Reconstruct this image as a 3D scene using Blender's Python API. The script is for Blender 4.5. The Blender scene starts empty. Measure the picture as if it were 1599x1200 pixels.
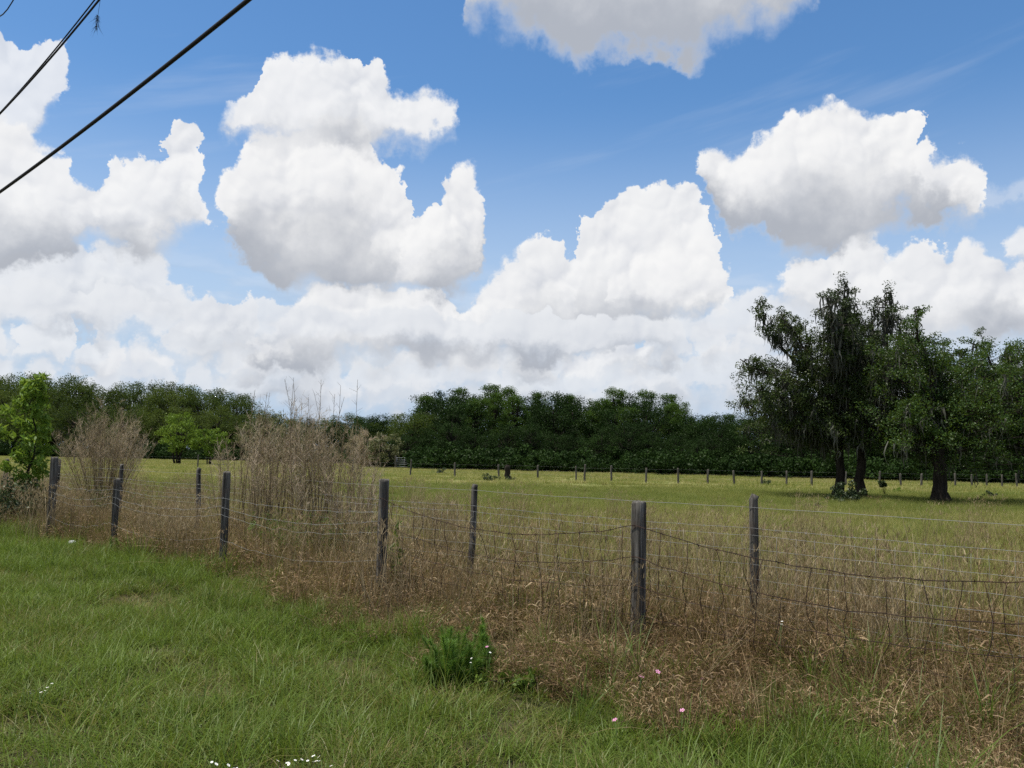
import bpy, math, random
import numpy as np
from mathutils import Matrix, Vector
R = math.radians
random.seed(7)
rng = np.random.default_rng(11)
scene = bpy.context.scene
COL = scene.collection

# ------------------------------------------------------------------ camera
FPX, W0, H0 = 1331.0, 1599.0, 1200.0
PITCH, ROLL, EYE = math.atan(114.1 / FPX), R(1.15), 1.6
F_ = np.array([0, math.cos(PITCH), math.sin(PITCH)])
r0 = np.array([1.0, 0, 0]); u0 = np.array([0, -math.sin(PITCH), math.cos(PITCH)])
RT = math.cos(ROLL) * r0 + math.sin(ROLL) * u0
UP = -math.sin(ROLL) * r0 + math.cos(ROLL) * u0
cam_d = bpy.data.cameras.new('camera'); cam = bpy.data.objects.new('camera', cam_d); COL.objects.link(cam)
cam_d.sensor_width = 36.0; cam_d.lens = 36.0 * FPX / W0; cam_d.clip_end = 6000; cam_d.clip_start = 0.05
cam.matrix_world = Matrix(((RT[0], UP[0], -F_[0], 0), (RT[1], UP[1], -F_[1], 0), (RT[2], UP[2], -F_[2], EYE), (0, 0, 0, 1)))
scene.camera = cam

def ray(px, py):
    d = F_ + RT * ((px - W0 / 2) / FPX) + UP * ((H0 / 2 - py) / FPX)
    return d / np.linalg.norm(d)
def at(px, py, Y):                      # the point of the place seen at a photo pixel, Y metres ahead
    d = ray(px, py); return np.array([0, 0, EYE]) + d * (Y / d[1])
def hor(px): return 714.1 + 0.02007 * (px - 800)
def on_ground(px, Y):                   # ground point in that bearing, Y metres ahead
    p = at(px, hor(px), Y); return np.array([p[0], p[1], 0.0])

def hit(px, py):                        # where the bearing through a photo pixel meets the ground
    d = ray(px, py); return np.array([0, 0, EYE]) + d * (-EYE / d[2])
# ------------------------------------------------------------------ light
SUN_EL, SUN_AZ = R(73), R(-100)          # azimuth from +Y, negative to the left
sd = np.array([math.sin(SUN_AZ) * math.cos(SUN_EL), math.cos(SUN_AZ) * math.cos(SUN_EL), math.sin(SUN_EL)])
sl = bpy.data.lights.new('sun', 'SUN'); sun = bpy.data.objects.new('sun', sl); COL.objects.link(sun)
sl.energy = 5.0; sl.angle = R(0.53); sl.color = (1.0, 0.955, 0.88)
sun.rotation_euler = Vector(sd).to_track_quat('Z', 'Y').to_euler(); sun.location = (-20, 0, 60)

scene.view_settings.view_transform = 'Standard'; scene.view_settings.look = 'None'
scene.view_settings.exposure = 0.0; scene.view_settings.gamma = 1.0
scene.view_settings.use_curve_mapping = False
scene.render.engine = 'CYCLES'
cy = scene.cycles
cy.max_bounces = 5; cy.diffuse_bounces = 3; cy.glossy_bounces = 2; cy.transmission_bounces = 3; cy.transparent_max_bounces = 4
cy.use_denoising = False
cy.sample_clamp_indirect = 6.0

# ------------------------------------------------------------------ node helpers
class NT:
    def __init__(s, tree): s.t = tree; s.n = tree.nodes; s.l = tree.links
    def new(s, typ, **kw):
        n = s.n.new(typ)
        for k, v in kw.items(): setattr(n, k, v)
        return n
    def put(s, sock, v):
        if isinstance(v, bpy.types.NodeSocket): s.l.new(v, sock)
        elif v is not None: sock.default_value = v
    def m(s, op, a, b=None, c=None, clamp=False):
        n = s.new('ShaderNodeMath', operation=op, use_clamp=clamp)
        for i, v in enumerate((a, b, c)):
            if v is not None: s.put(n.inputs[i], v)
        return n.outputs[0]
    def vm(s, op, a, b=None, scale=None):
        n = s.new('ShaderNodeVectorMath', operation=op)
        s.put(n.inputs[0], a)
        if b is not None: s.put(n.inputs[1], b)
        if scale is not None: s.put(n.inputs['Scale'], scale)
        return n.outputs['Value'] if op in ('LENGTH', 'DISTANCE', 'DOT_PRODUCT') else n.outputs[0]
    def comb(s, x, y, z=0.0):
        n = s.new('ShaderNodeCombineXYZ')
        for i, v in enumerate((x, y, z)): s.put(n.inputs[i], v)
        return n.outputs[0]
    def ramp(s, f, lo, hi, a=0.0, b=1.0, smooth=True):
        n = s.new('ShaderNodeMapRange', interpolation_type='SMOOTHSTEP' if smooth else 'LINEAR')
        for i, v in enumerate((f, lo, hi, a, b)): s.put(n.inputs[i], v)
        return n.outputs[0]
    def mix(s, f, a, b):
        n = s.new('ShaderNodeMix', data_type='RGBA')
        s.put(n.inputs[0], f); s.put(n.inputs[6], a); s.put(n.inputs[7], b)
        return n.outputs[2]
    def noise(s, vec, scale, detail=3.0, rough=0.5, dims='3D', out=0):
        n = s.new('ShaderNodeTexNoise', noise_dimensions=dims)
        if vec is not None: s.put(n.inputs['Vector'], vec)
        n.inputs['Scale'].default_value = scale; n.inputs['Detail'].default_value = detail; n.inputs['Roughness'].default_value = rough
        return n.outputs[out]

# ------------------------------------------------------------------ sky with cumulus, all by direction
world = bpy.data.worlds.new('World'); scene.world = world; world.use_nodes = True
world.cycles.sampling_method = 'NONE'
wt = NT(world.node_tree); wt.n.clear()
U0, U1, V1 = -0.8, 0.8, 0.8
def uv(px, py):
    d = ray(px, py); return math.atan2(d[0], d[1]), math.asin(d[2])
tc = wt.new('ShaderNodeTexCoord').outputs['Generated']
sep = wt.new('ShaderNodeSeparateXYZ'); wt.put(sep.inputs[0], tc)
dx, dy, dz = sep.outputs
az = wt.m('ARCTAN2', dx, dy); el = wt.m('ARCSINE', dz)
P = wt.comb(az, el)
# lumpy outlines: warp the direction with two noises
w1 = wt.noise(P, 9.0, 5.0, 0.55, '2D', 1)
w2 = wt.noise(P, 38.0, 6.0, 0.62, '2D', 1)
off = wt.vm('ADD', wt.vm('SCALE', wt.vm('SUBTRACT', w1, (0.5, 0.5, 0.5)), scale=0.062), wt.vm('SCALE', wt.vm('SUBTRACT', w2, (0.5, 0.5, 0.5)), scale=0.036))
Pw = wt.vm('ADD', P, off)
sw = wt.new('ShaderNodeSeparateXYZ'); wt.put(sw.inputs[0], Pw)
uw, vw = sw.outputs[0], sw.outputs[1]
un = wt.ramp(uw, U0, U1, 0, 1, False)
def puffs(vec, detail, rough, scale=15.0):
    n = wt.new('ShaderNodeTexVoronoi', voronoi_dimensions='2D', feature='F1')
    wt.put(n.inputs['Vector'], vec)
    n.inputs['Scale'].default_value = scale; n.inputs['Detail'].default_value = detail; n.inputs['Roughness'].default_value = rough; n.inputs['Lacunarity'].default_value = 2.25
    n.normalize = True
    d = n.outputs['Distance']
    return wt.m('SUBTRACT', 1.0, wt.m('MULTIPLY', d, d))          # rounded domes with creases between
# puffs shrink with distance towards the horizon
shr = wt.ramp(el, 0.05, 0.5, 1.9, 1.0, False)
Pq = wt.vm('ADD', P, wt.vm('SCALE', wt.vm('SUBTRACT', w1, (0.5, 0.5, 0.5)), scale=0.03))
Pq = wt.vm('ADD', Pq, wt.vm('SCALE', wt.vm('SUBTRACT', w2, (0.5, 0.5, 0.5)), scale=0.012))
n0 = puffs(Pq, 2.0, 0.42)
n1 = puffs(wt.vm('ADD', Pq, (-0.0045, 0.0065, 0)), 2.0, 0.42)
ne = puffs(Pq, 4.0, 0.55, 21.0)
lump = wt.noise(P, 9.0, 2.0, 0.5, '2D')
fine = wt.m('SUBTRACT', n0, n1)
def curve(pts):
    n = wt.new('ShaderNodeFloatCurve'); n.inputs['Factor'].default_value = 1
    c = n.mapping.curves[0]
    q = sorted(((min(max((uv(*p)[0] - U0) / (U1 - U0), 0), 1), uv(*p)[1] / V1) for p in pts))
    n.mapping.use_clip = False
    q = [(-0.0 if i else x, y) if False else (x, y) for i, (x, y) in enumerate(q)]
    c.points[0].location = q[0]; c.points[1].location = q[-1]
    for x, y in q[1:-1]: c.points.new(x, y)
    for p in c.points: p.handle_type = 'AUTO_CLAMPED'
    n.mapping.extend = 'HORIZONTAL'; n.mapping.update()
    wt.put(n.inputs['Value'], un)
    return wt.m('MULTIPLY', n.outputs[0], V1)
# outline of each cloud: upper edge, lower edge, base greyness, haze, opacity
def humps(bot, lst):
    top, x_last = [], -999
    for x0, x1, yt in lst:
        x0 = max(x0, x_last + 4); w_ = x1 - x0; h_ = bot - yt
        top += [(x0, bot - h_ * 0.30), (x0 + w_ * 0.22, bot - h_ * 0.80), (x0 + w_ * 0.45, yt), (x0 + w_ * 0.7, bot - h_ * 0.90), (x0 + w_ * 0.9, bot - h_ * 0.48)]; x_last = x0 + w_ * 0.9
    return top, [(lst[0][0], bot), (lst[-1][1], bot)]
LAY = [
 (*humps(630, [(-120,60,604),(60,300,600),(420,560,598),(560,700,596),(700,820,604),(850,1100,600),(1100,1300,608),(1300,1700,612)]), 0.4, 0.5, 0.8),
 (*humps(600, [(-140,70,556),(60,120,566),(115,300,540),(290,345,572),(340,560,552),(550,600,568),(598,690,556),(680,800,543),(790,860,560),(850,1030,536),(1020,1075,562),(1070,1260,548),(1250,1320,566),(1310,1520,556),(1510,1750,560)]), 0.34, 0.26, 0.84),
 (*humps(566, [(-120,40,486),(30,110,498),(95,210,512),(200,275,528),(330,420,540),(640,725,515),(990,1090,498),(1080,1160,512),(1150,1250,498),(1240,1320,520)]), 0.34, 0.14, 0.86),
 ([(-120,400),(60,405),(110,405),(160,395),(220,400),(255,412),(280,440),(305,475)],
  [(-120,485),(100,495),(230,490),(305,478)], 0.45, 0.25, 0.95),
 ([(250,530),(280,490),(320,470),(365,475),(388,500),(398,535)], [(250,535),(320,562),(398,540)], 0.34, 0.2, 0.92),
 ([(375,545),(400,522),(440,515),(460,480),(500,455),(560,450),(620,445),(680,450),(720,480),(760,450),(790,420),(820,395),(850,390),(880,405),(892,360),(920,335),(960,310),(1020,292),(1060,300),(1098,340),(1110,380),(1140,430),(1150,490)],
  [(375,550),(430,570),(700,570),(900,552),(1020,528),(1100,505),(1150,492)], 0.50, 0.06, 1.0),
 ([(940,460),(960,425),(1000,395),(1040,365),(1090,385),(1120,405),(1148,455)], [(940,465),(1000,484),(1060,490),(1110,486),(1148,460)], 0.34, 0.0, 0.95),
 ([(1120,500),(1160,462),(1190,460),(1225,475),(1300,480)], [(1120,545),(1200,560),(1300,545)], 0.3, 0.3, 0.9),
 ([(1205,455),(1230,425),(1250,410),(1290,395),(1330,362),(1370,358),(1400,385),(1440,383),(1480,400),(1530,395),(1580,428),(1700,440)],
  [(1205,460),(1300,505),(1450,525),(1600,530),(1700,530)], 0.46, 0.10, 1.0),
 ([(338,325),(355,290),(380,250),(420,205),(460,200),(560,205),(578,222),(584,262),(604,276),(626,296),(628,326),(640,352),(654,338),(672,330),(690,300),(706,292),(722,272),(742,270),(765,295),(772,312)],
  [(338,330),(370,385),(420,425),(480,447),(560,450),(640,452),(700,470),(745,440),(758,370),(772,315)], 0.50, 0.0, 1.0),
 ([(320,190),(350,168),(390,150),(398,110),(440,90),(500,95),(530,82),(562,85),(590,105),(620,135),(690,160),(725,175),(735,198)],
  [(320,193),(370,203),(430,222),(560,238),(600,234),(700,222),(735,200)], 0.36, 0.0, 0.96),
 ([(-160,40),(-40,30),(20,60),(60,75),(92,80),(112,112),(118,130)], [(-160,260),(0,262),(40,250),(60,205),(85,165),(118,135)], 0.30, 0.0, 0.85),
 ([(-160,210),(0,200),(40,218),(100,250),(130,292),(150,282),(170,245),(200,240),(235,262),(255,215),(290,208),(310,240),(314,270),(325,330),(332,348)],
  [(-160,390),(100,392),(200,402),(270,392),(320,362),(332,351)], 0.42, 0.0, 0.97),
 ([(1084,280),(1100,250),(1130,235),(1160,245),(1195,210),(1250,178),(1300,165),(1380,168),(1430,192),(1447,222),(1442,247),(1480,262),(1500,240),(1530,238),(1548,270),(1553,300)],
  [(1084,285),(1130,332),(1180,352),(1220,378),(1270,390),(1330,370),(1400,348),(1480,332),(1530,336),(1553,305)], 0.52, 0.0, 1.0),
 ([(715,-2),(800,-150),(1000,-200),(1200,-140),(1285,-4)],
  [(715,0),(760,22),(800,42),(850,62),(885,88),(905,102),(940,84),(1000,72),(1080,90),(1130,70),(1180,40),(1240,22),(1285,-2)], 0.68, 0.0, 0.97),
 ([(1580,400),(1592,372),(1620,360),(1700,380)], [(1580,410),(1620,440),(1700,440)], 0.3, 0.0, 0.9),
]
sky = wt.new('ShaderNodeTexSky', sky_type='NISHITA')
sky.sun_disc = False; sky.sun_elevation = SUN_EL; sky.sun_rotation = SUN_AZ
sky.air_density = 1.0; sky.dust_density = 0.3; sky.ozone_density = 1.6; sky.altitude = 0
WHITE, SHADE, GREY, HAZE = (1.0, 1.0, 1.0, 1), (0.70, 0.725, 0.785, 1), (0.47, 0.50, 0.56, 1), (0.60, 0.68, 0.80, 1)
# pale air towards the horizon, then rows of small far clouds
acc_c = wt.mix(0.0, (0.46, 0.61, 0.83, 1), (0, 0, 0, 1)); acc_a = wt.ramp(el, 0.42, 0.0, 0.0, 0.95)
def rows(dv): return wt.noise(wt.comb(wt.m('MULTIPLY', az, 8.0), wt.m('MULTIPLY', wt.m('ADD', el, dv), 30.0)), 1.0, 6.0, 0.52, '2D')
ra, rb = rows(0.0), rows(0.012)
fa = wt.m('MULTIPLY', wt.m('MULTIPLY', wt.ramp(ra, 0.40, 0.56), wt.ramp(el, 0.035, 0.075)), wt.m('MULTIPLY', wt.ramp(el, 0.25, 0.17), 0.25))
fc = wt.mix(wt.m('ADD', wt.m('MULTIPLY', wt.m('SUBTRACT', ra, rb), 4.0), 0.55, clamp=True), (0.36, 0.43, 0.54, 1), (0.97, 0.97, 0.98, 1))
fc = wt.mix(wt.ramp(el, 0.20, 0.03, 0.05, 0.5), fc, (0.62, 0.70, 0.82, 1))
def over(c, a, pc, pa):
    na = wt.m('ADD', a, wt.m('MULTIPLY', pa, wt.m('SUBTRACT', 1.0, a)))
    return wt.mix(wt.m('DIVIDE', a, wt.m('MAXIMUM', na, 0.001)), pc, c), na
acc_c, acc_a = over(fc, fa, acc_c, acc_a)
for top, bot, base, haze, opac in LAY:
    T = curve(top); B = wt.m('SUBTRACT', curve(bot), 0.009)
    up_ = wt.m('SUBTRACT', T, vw); dn = wt.m('SUBTRACT', vw, B)
    th = wt.m('MAXIMUM', wt.m('SUBTRACT', T, B), 0.004)
    t = wt.m('DIVIDE', dn, th)
    pert = wt.m('ADD', wt.m('MULTIPLY', wt.m('SUBTRACT', n0, 0.84), 0.055), wt.m('MULTIPLY', wt.m('SUBTRACT', ne, 0.84), 0.038))
    H = wt.m('ADD', wt.m('SMOOTH_MIN', up_, wt.m('MULTIPLY', dn, 1.0), 0.012), pert)
    soft = wt.m('MULTIPLY', wt.ramp(t, 0.1, 0.7, 0.022, 0.0065), wt.ramp(lump, 0.35, 0.65, 0.6, 2.4))
    a = wt.ramp(H, -0.002, wt.m('SUBTRACT', soft, 0.002))
    inside = wt.ramp(wt.m('SUBTRACT', T, B), 0.020, 0.036)
    a = wt.m('MULTIPLY', wt.m('MULTIPLY', a, inside), opac)
    lit = wt.ramp(wt.m('ADD', wt.m('ADD', t, wt.m('MULTIPLY', wt.m('SUBTRACT', lump, 0.5), 0.45)), wt.m('MULTIPLY', wt.m('SUBTRACT', n0, 0.84), 0.35)), base - 0.48, base + 0.22)
    dome = wt.m('ADD', wt.m('MULTIPLY', fine, 3.6), wt.m('ADD', 0.72, wt.m('MULTIPLY', wt.m('SUBTRACT', n0, 0.84), 0.9)), clamp=True)
    c = wt.mix(dome, SHADE, WHITE)
    c = wt.mix(lit, GREY, c)
    if haze > 0: c = wt.mix(haze, c, HAZE)
    if acc_a is None: acc_c, acc_a = c, a
    else:
        # "over": new alpha and colour
        inv = wt.m('SUBTRACT', 1.0, a)
        na = wt.m('ADD', a, wt.m('MULTIPLY', acc_a, inv))
        acc_c = wt.mix(wt.m('DIVIDE', a, wt.m('MAXIMUM', na, 0.001)), acc_c, c); acc_a = na
# the same broken cumulus carries on all round the sky
gz = wt.m('MAXIMUM', dz, 0.06)
G = wt.comb(wt.m('DIVIDE', dx, gz), wt.m('DIVIDE', dy, gz))
gn = wt.noise(G, 0.75, 6.0, 0.52, '2D')
ga = wt.ramp(gn, 0.50, 0.58)
away = wt.m('MAXIMUM', wt.ramp(wt.m('ABSOLUTE', az), 0.66, 0.76), wt.ramp(el, 0.58, 0.68))
ga = wt.m('MULTIPLY', wt.m('MULTIPLY', ga, away), wt.ramp(dz, 0.0, 0.04))
gc = wt.mix(wt.ramp(gn, 0.52, 0.75), WHITE, GREY)
# thin high streaks
ci = wt.noise(wt.comb(wt.m('ADD', wt.m('MULTIPLY', az, 2.2), wt.m('MULTIPLY', el, -3.0)), wt.m('ADD', wt.m('MULTIPLY', el, 13.0), wt.m('MULTIPLY', az, -2.6))), 1.3, 5.0, 0.55, '2D')
cia = wt.m('MULTIPLY', wt.ramp(ci, 0.54, 0.85), 0.20)
inv = wt.m('SUBTRACT', 1.0, acc_a)
acc_c = wt.mix(acc_a, (0.80, 0.86, 0.95, 1), acc_c); acc_a = wt.m('ADD', acc_a, wt.m('MULTIPLY', inv, cia))
tot = wt.m('ADD', acc_a, wt.m('MULTIPLY', ga, wt.m('SUBTRACT', 1.0, acc_a)))
tc_ = wt.mix(wt.m('DIVIDE', ga, wt.m('MAXIMUM', wt.m('ADD', ga, acc_a), 0.001)), acc_c, gc)
hs = wt.new('ShaderNodeHueSaturation'); wt.put(hs.inputs['Color'], sky.outputs[0]); hs.inputs['Saturation'].default_value = 1.24; hs.inputs['Value'].default_value = 1.0
bg1 = wt.new('ShaderNodeBackground'); wt.put(bg1.inputs[0], hs.outputs[0]); bg1.inputs[1].default_value = 0.15
bg2 = wt.new('ShaderNodeBackground'); wt.put(bg2.inputs[0], tc_); bg2.inputs[1].default_value = 0.93
mx = wt.new('ShaderNodeMixShader'); wt.put(mx.inputs[0], tot); wt.l.new(bg1.outputs[0], mx.inputs[1]); wt.l.new(bg2.outputs[0], mx.inputs[2])
wo = wt.new('ShaderNodeOutputWorld'); wt.l.new(mx.outputs[0], wo.inputs[0])

# ------------------------------------------------------------------ mesh helpers
def make_mesh(name, V, faces, attrs=None, smooth=False, mats=()):
    me = bpy.data.meshes.new(name)
    V = np.asarray(V, np.float32)
    me.vertices.add(len(V)); me.vertices.foreach_set('co', V.ravel())
    loops, starts, n = [], [], 0
    for f in faces:
        f = np.asarray(f, np.int32)
        if len(f) == 0: continue
        k = f.shape[1]; loops.append(f.ravel()); starts.append(n + np.arange(len(f)) * k); n += f.size
    L = np.concatenate(loops); S = np.concatenate(starts).astype(np.int32)
    me.loops.add(len(L)); me.loops.foreach_set('vertex_index', L)
    me.polygons.add(len(S)); me.polygons.foreach_set('loop_start', S)
    if smooth: me.polygons.foreach_set('use_smooth', np.ones(len(S), bool))
    for k, a in (attrs or {}).items():
        at_ = me.attributes.new(k, 'FLOAT', 'POINT'); at_.data.foreach_set('value', np.asarray(a, np.float32))
    for m_ in mats: me.materials.append(m_)
    me.update(calc_edges=True); me.validate()
    return me
class MB:
    def __init__(s): s.V, s.F, s.A, s.n = [], {3: [], 4: []}, [], 0
    def add(s, V, F, rnd=0.5):
        V = np.asarray(V, float).reshape(-1, 3); s.V.append(V)
        for f in (F if isinstance(F, list) else [F]):
            f = np.asarray(f)
            if len(f): s.F[f.shape[1]].append(f + s.n)
        s.A.append(np.broadcast_to(np.asarray(rnd, float), (len(V),))); s.n += len(V)
    def tube(s, pts, rad, sides=5, rnd=0.5, cap=True):
        pts = np.asarray(pts, float); n = len(pts); rad = np.broadcast_to(np.asarray(rad, float), (n,))
        tan = np.gradient(pts, axis=0); tan /= np.linalg.norm(tan, axis=1)[:, None] + 1e-9
        ref = np.array([0.0, 0, 1]) if abs(tan.mean(0)[2]) < 0.8 * np.linalg.norm(tan.mean(0)) + 1e-9 else np.array([1.0, 0, 0])
        a = np.cross(tan, ref); a /= np.linalg.norm(a, axis=1)[:, None] + 1e-9
        b = np.cross(tan, a)
        th = np.arange(sides) * 2 * math.pi / sides
        ring = pts[:, None] + rad[:, None, None] * (a[:, None] * np.cos(th)[None, :, None] + b[:, None] * np.sin(th)[None, :, None])
        V = ring.reshape(-1, 3)
        i, j = np.meshgrid(np.arange(n - 1), np.arange(sides), indexing='ij'); j2 = (j + 1) % sides
        F = [np.stack([i * sides + j, i * sides + j2, (i + 1) * sides + j2, (i + 1) * sides + j], -1).reshape(-1, 4)]
        if cap:
            V = np.vstack([V, pts[:1], pts[-1:]]); k = n * sides; jj = np.arange(sides); jn = (jj + 1) % sides
            F.append(np.stack([np.full(sides, k), jn, jj], -1)); F.append(np.stack([np.full(sides, k + 1), (n - 1) * sides + jj, (n - 1) * sides + jn], -1))
        s.add(V, F, rnd)
    def mesh(s, name, mat, smooth=False):
        return make_mesh(name, np.vstack(s.V), [np.vstack(f) for f in s.F.values() if f], {'rnd': np.concatenate(s.A)}, smooth, [mat])
def obj(name, me, parent=None, loc=None):
    o = bpy.data.objects.new(name, me); COL.objects.link(o)
    if parent is not None: o.parent = parent
    if loc is not None: o.location = [float(x) for x in loc]
    return o
def tag(o, label, cat, group=None):
    o['label'] = label; o['category'] = cat
    if group: o['group'] = group
    return o
def thing(name, loc, label, cat, group=None, rz=0.0):
    o = obj(name, None, None, loc); o.empty_display_size = 0.2; o.rotation_euler[2] = rz
    return tag(o, label, cat, group)

# ------------------------------------------------------------------ materials
def mat(name, build):
    m_ = bpy.data.materials.new(name); m_.use_nodes = True
    t = NT(m_.node_tree); t.n.clear(); out = t.new('ShaderNodeOutputMaterial')
    t.l.new(build(t), out.inputs[0]); return m_
def attr(t, n): return t.new('ShaderNodeAttribute', attribute_name=n).outputs['Fac']
def ramp_col(t, f, stops):
    n = t.new('ShaderNodeValToRGB'); t.put(n.inputs[0], f); e = n.color_ramp.elements
    e[0].position, e[0].color = stops[0][0], (*stops[0][1], 1); e[1].position, e[1].color = stops[-1][0], (*stops[-1][1], 1)
    for p, c in stops[1:-1]:
        x = e.new(p); x.color = (*c, 1)
    return n.outputs[0]
def leafy(name, stops, trans=0.3, gloss=0.06, rough=0.5, patch=0.0, pscale=0.6, inst=0.3, belt=False):
    """leaf or blade: colour by leaf, by plant and by patches of ground; some light passes through"""
    def b(t):
        f = attr(t, 'rnd')
        oi = t.new('ShaderNodeObjectInfo').outputs['Random']
        f = t.m('ADD', t.m('MULTIPLY', f, 1 - inst), t.m('MULTIPLY', oi, inst))
        if patch:
            g = t.new('ShaderNodeNewGeometry').outputs['Position']
            f = t.m('ADD', f, t.m('MULTIPLY', t.m('SUBTRACT', t.noise(t.vm('MULTIPLY', g, (1, 1, 0)), pscale, 3.0), 0.5), patch), clamp=True)
        if belt:                       # the moist strip across the middle of the pasture grows greener grass
            q = t.new('ShaderNodeSeparateXYZ'); t.put(q.inputs[0], g); yb = t.m('ADD', t.m('MULTIPLY_ADD', q.outputs[0], -0.12, q.outputs[1]), t.m('MULTIPLY', t.noise(g, 0.07, 3.0), 14.0))
            bl = t.m('MULTIPLY', t.ramp(yb, 27, 37), t.ramp(yb, 62, 48)); f = t.m('ADD', t.m('MULTIPLY', f, t.m('SUBTRACT', 1.0, t.m('MULTIPLY', bl, 0.6))), t.m('MULTIPLY', bl, 0.5), clamp=True)
        c = ramp_col(t, f, stops)
        d = t.new('ShaderNodeBsdfDiffuse'); t.put(d.inputs[0], c)
        tr = t.new('ShaderNodeBsdfTranslucent'); t.put(tr.inputs[0], t.mix(0.35, c, (0.25, 0.32, 0.03, 1)) if trans > 0.25 else c)
        m1 = t.new('ShaderNodeMixShader'); m1.inputs[0].default_value = trans; t.l.new(d.outputs[0], m1.inputs[1]); t.l.new(tr.outputs[0], m1.inputs[2])
        gl = t.new('ShaderNodeBsdfGlossy'); gl.inputs['Roughness'].default_value = rough; gl.inputs[0].default_value = (0.8, 0.8, 0.75, 1)
        m2 = t.new('ShaderNodeMixShader'); m2.inputs[0].default_value = gloss; t.l.new(m1.outputs[0], m2.inputs[1]); t.l.new(gl.outputs[0], m2.inputs[2])
        return m2.outputs[0]
    return mat(name, b)
def princ(t, col, rough=0.8, metal=0.0, spec=0.3, bump=None, bs=0.3, bd=0.01):
    p = t.new('ShaderNodeBsdfPrincipled'); t.put(p.inputs['Base Color'], col); t.put(p.inputs['Roughness'], rough); p.inputs['Metallic'].default_value = metal
    p.inputs['Specular IOR Level'].default_value = spec
    if bump is not None:
        bn = t.new('ShaderNodeBump'); bn.inputs['Strength'].default_value = bs; bn.inputs['Distance'].default_value = bd
        t.put(bn.inputs['Height'], bump); t.l.new(bn.outputs[0], p.inputs['Normal'])
    return p.outputs[0]
def m_post(t):
    o = t.new('ShaderNodeTexCoord').outputs['Object']
    oi = t.new('ShaderNodeObjectInfo').outputs['Random']
    g = t.noise(t.vm('ADD', t.vm('MULTIPLY', o, (34, 34, 1.6)), t.vm('SCALE', t.comb(oi, oi, oi), scale=40.0)), 1.0, 6.0, 0.68)
    l = t.noise(o, 9.0, 4.0, 0.6)
    c = ramp_col(t, g, [(0.34, (0.016, 0.013, 0.010)), (0.48, (0.070, 0.063, 0.054)), (0.66, (0.20, 0.185, 0.16))])
    c = t.mix(t.ramp(l, 0.56, 0.70, 0, 0.6), c, (0.085, 0.095, 0.072, 1))
    c = t.mix(t.ramp(t.noise(o, 3.5, 3.0), 0.55, 0.7, 0, 0.5), c, (0.085, 0.055, 0.038, 1))
    return princ(t, c, 0.9, 0, 0.15, g, 0.7, 0.006)
M = {}
M['post'] = mat('weathered_post_wood', m_post)
M['galv'] = mat('galvanised_wire', lambda t: princ(t, (0.27, 0.275, 0.265, 1), 0.6, 0.2, 0.3))
M['rust'] = mat('rusty_wire', lambda t: princ(t, ramp_col(t, t.noise(t.new('ShaderNodeTexCoord').outputs['Object'], 6.0, 3.0), [(0.35, (0.016, 0.010, 0.008)), (0.7, (0.055, 0.026, 0.016))]), 0.85))
M['cable'] = mat('black_cable_sheath', lambda t: princ(t, (0.014, 0.014, 0.016, 1), 0.6, 0, 0.25))
M['bark'] = mat('dark_oak_bark', lambda t: (lambda g: princ(t, ramp_col(t, g, [(0.3, (0.010, 0.008, 0.006)), (0.7, (0.040, 0.033, 0.027))]), 0.95, 0, 0.1, g, 0.8, 0.03))(t.noise(t.vm('MULTIPLY', t.new('ShaderNodeTexCoord').outputs['Object'], (9, 9, 2.5)), 1.0, 5.0, 0.65)))
M['oakleaf'] = leafy('live_oak_leaf', [(0, (0.020, 0.034, 0.008)), (0.5, (0.040, 0.066, 0.013)), (0.85, (0.072, 0.10, 0.020)), (1, (0.11, 0.13, 0.03))], 0.25, 0.025)
M['oakbrt'] = leafy('right_oak_leaf', [(0, (0.018, 0.038, 0.007)), (0.5, (0.036, 0.074, 0.011)), (0.85, (0.06, 0.115, 0.018)), (1, (0.09, 0.14, 0.028))], 0.28, 0.025)
M['moss'] = leafy('spanish_moss', [(0, (0.045, 0.045, 0.035)), (0.5, (0.09, 0.09, 0.072)), (1, (0.16, 0.16, 0.13))], 0.15, 0.0)
M['woodA'] = leafy('left_wood_leaf', [(0, (0.016, 0.032, 0.007)), (0.5, (0.042, 0.070, 0.013)), (1, (0.10, 0.13, 0.025))], 0.28, 0.015, inst=0.55)
M['woodB'] = leafy('shade_toned_wood_leaf', [(0, (0.011, 0.024, 0.006)), (0.5, (0.020, 0.042, 0.008)), (1, (0.036, 0.070, 0.013))], 0.2, 0.01, inst=0.4)  # cloud shadow over the central wood is put into this darker leaf colour
M['woodC'] = leafy('cypress_needle', [(0, (0.028, 0.064, 0.010)), (0.5, (0.045, 0.095, 0.014)), (1, (0.07, 0.13, 0.024))], 0.3, 0.01, inst=0.35)
M['limelf'] = leafy('fresh_green_leaf', [(0, (0.07, 0.14, 0.014)), (0.5, (0.135, 0.235, 0.024)), (1, (0.26, 0.36, 0.05))], 0.4, 0.02, 0.5, inst=0.1)
M['olive'] = leafy('olive_tan_leaf', [(0, (0.06, 0.07, 0.025)), (0.5, (0.12, 0.13, 0.045)), (1, (0.20, 0.19, 0.085))], 0.25, 0.03)
M['shrub'] = leafy('shrub_leaf', [(0, (0.018, 0.032, 0.012)), (0.5, (0.04, 0.065, 0.018)), (1, (0.085, 0.11, 0.035))], 0.25, 0.04, inst=0.4)
M['deadtw'] = leafy('dead_weed_twig', [(0, (0.22, 0.16, 0.115)), (0.5, (0.40, 0.305, 0.215)), (1, (0.58, 0.47, 0.35))], 0.3, 0.0, inst=0.1)
M['straw'] = leafy('straw_stem', [(0, (0.12, 0.085, 0.046)), (0.5, (0.23, 0.17, 0.09)), (1, (0.42, 0.34, 0.19))], 0.25, 0.02, inst=0.35)
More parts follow.
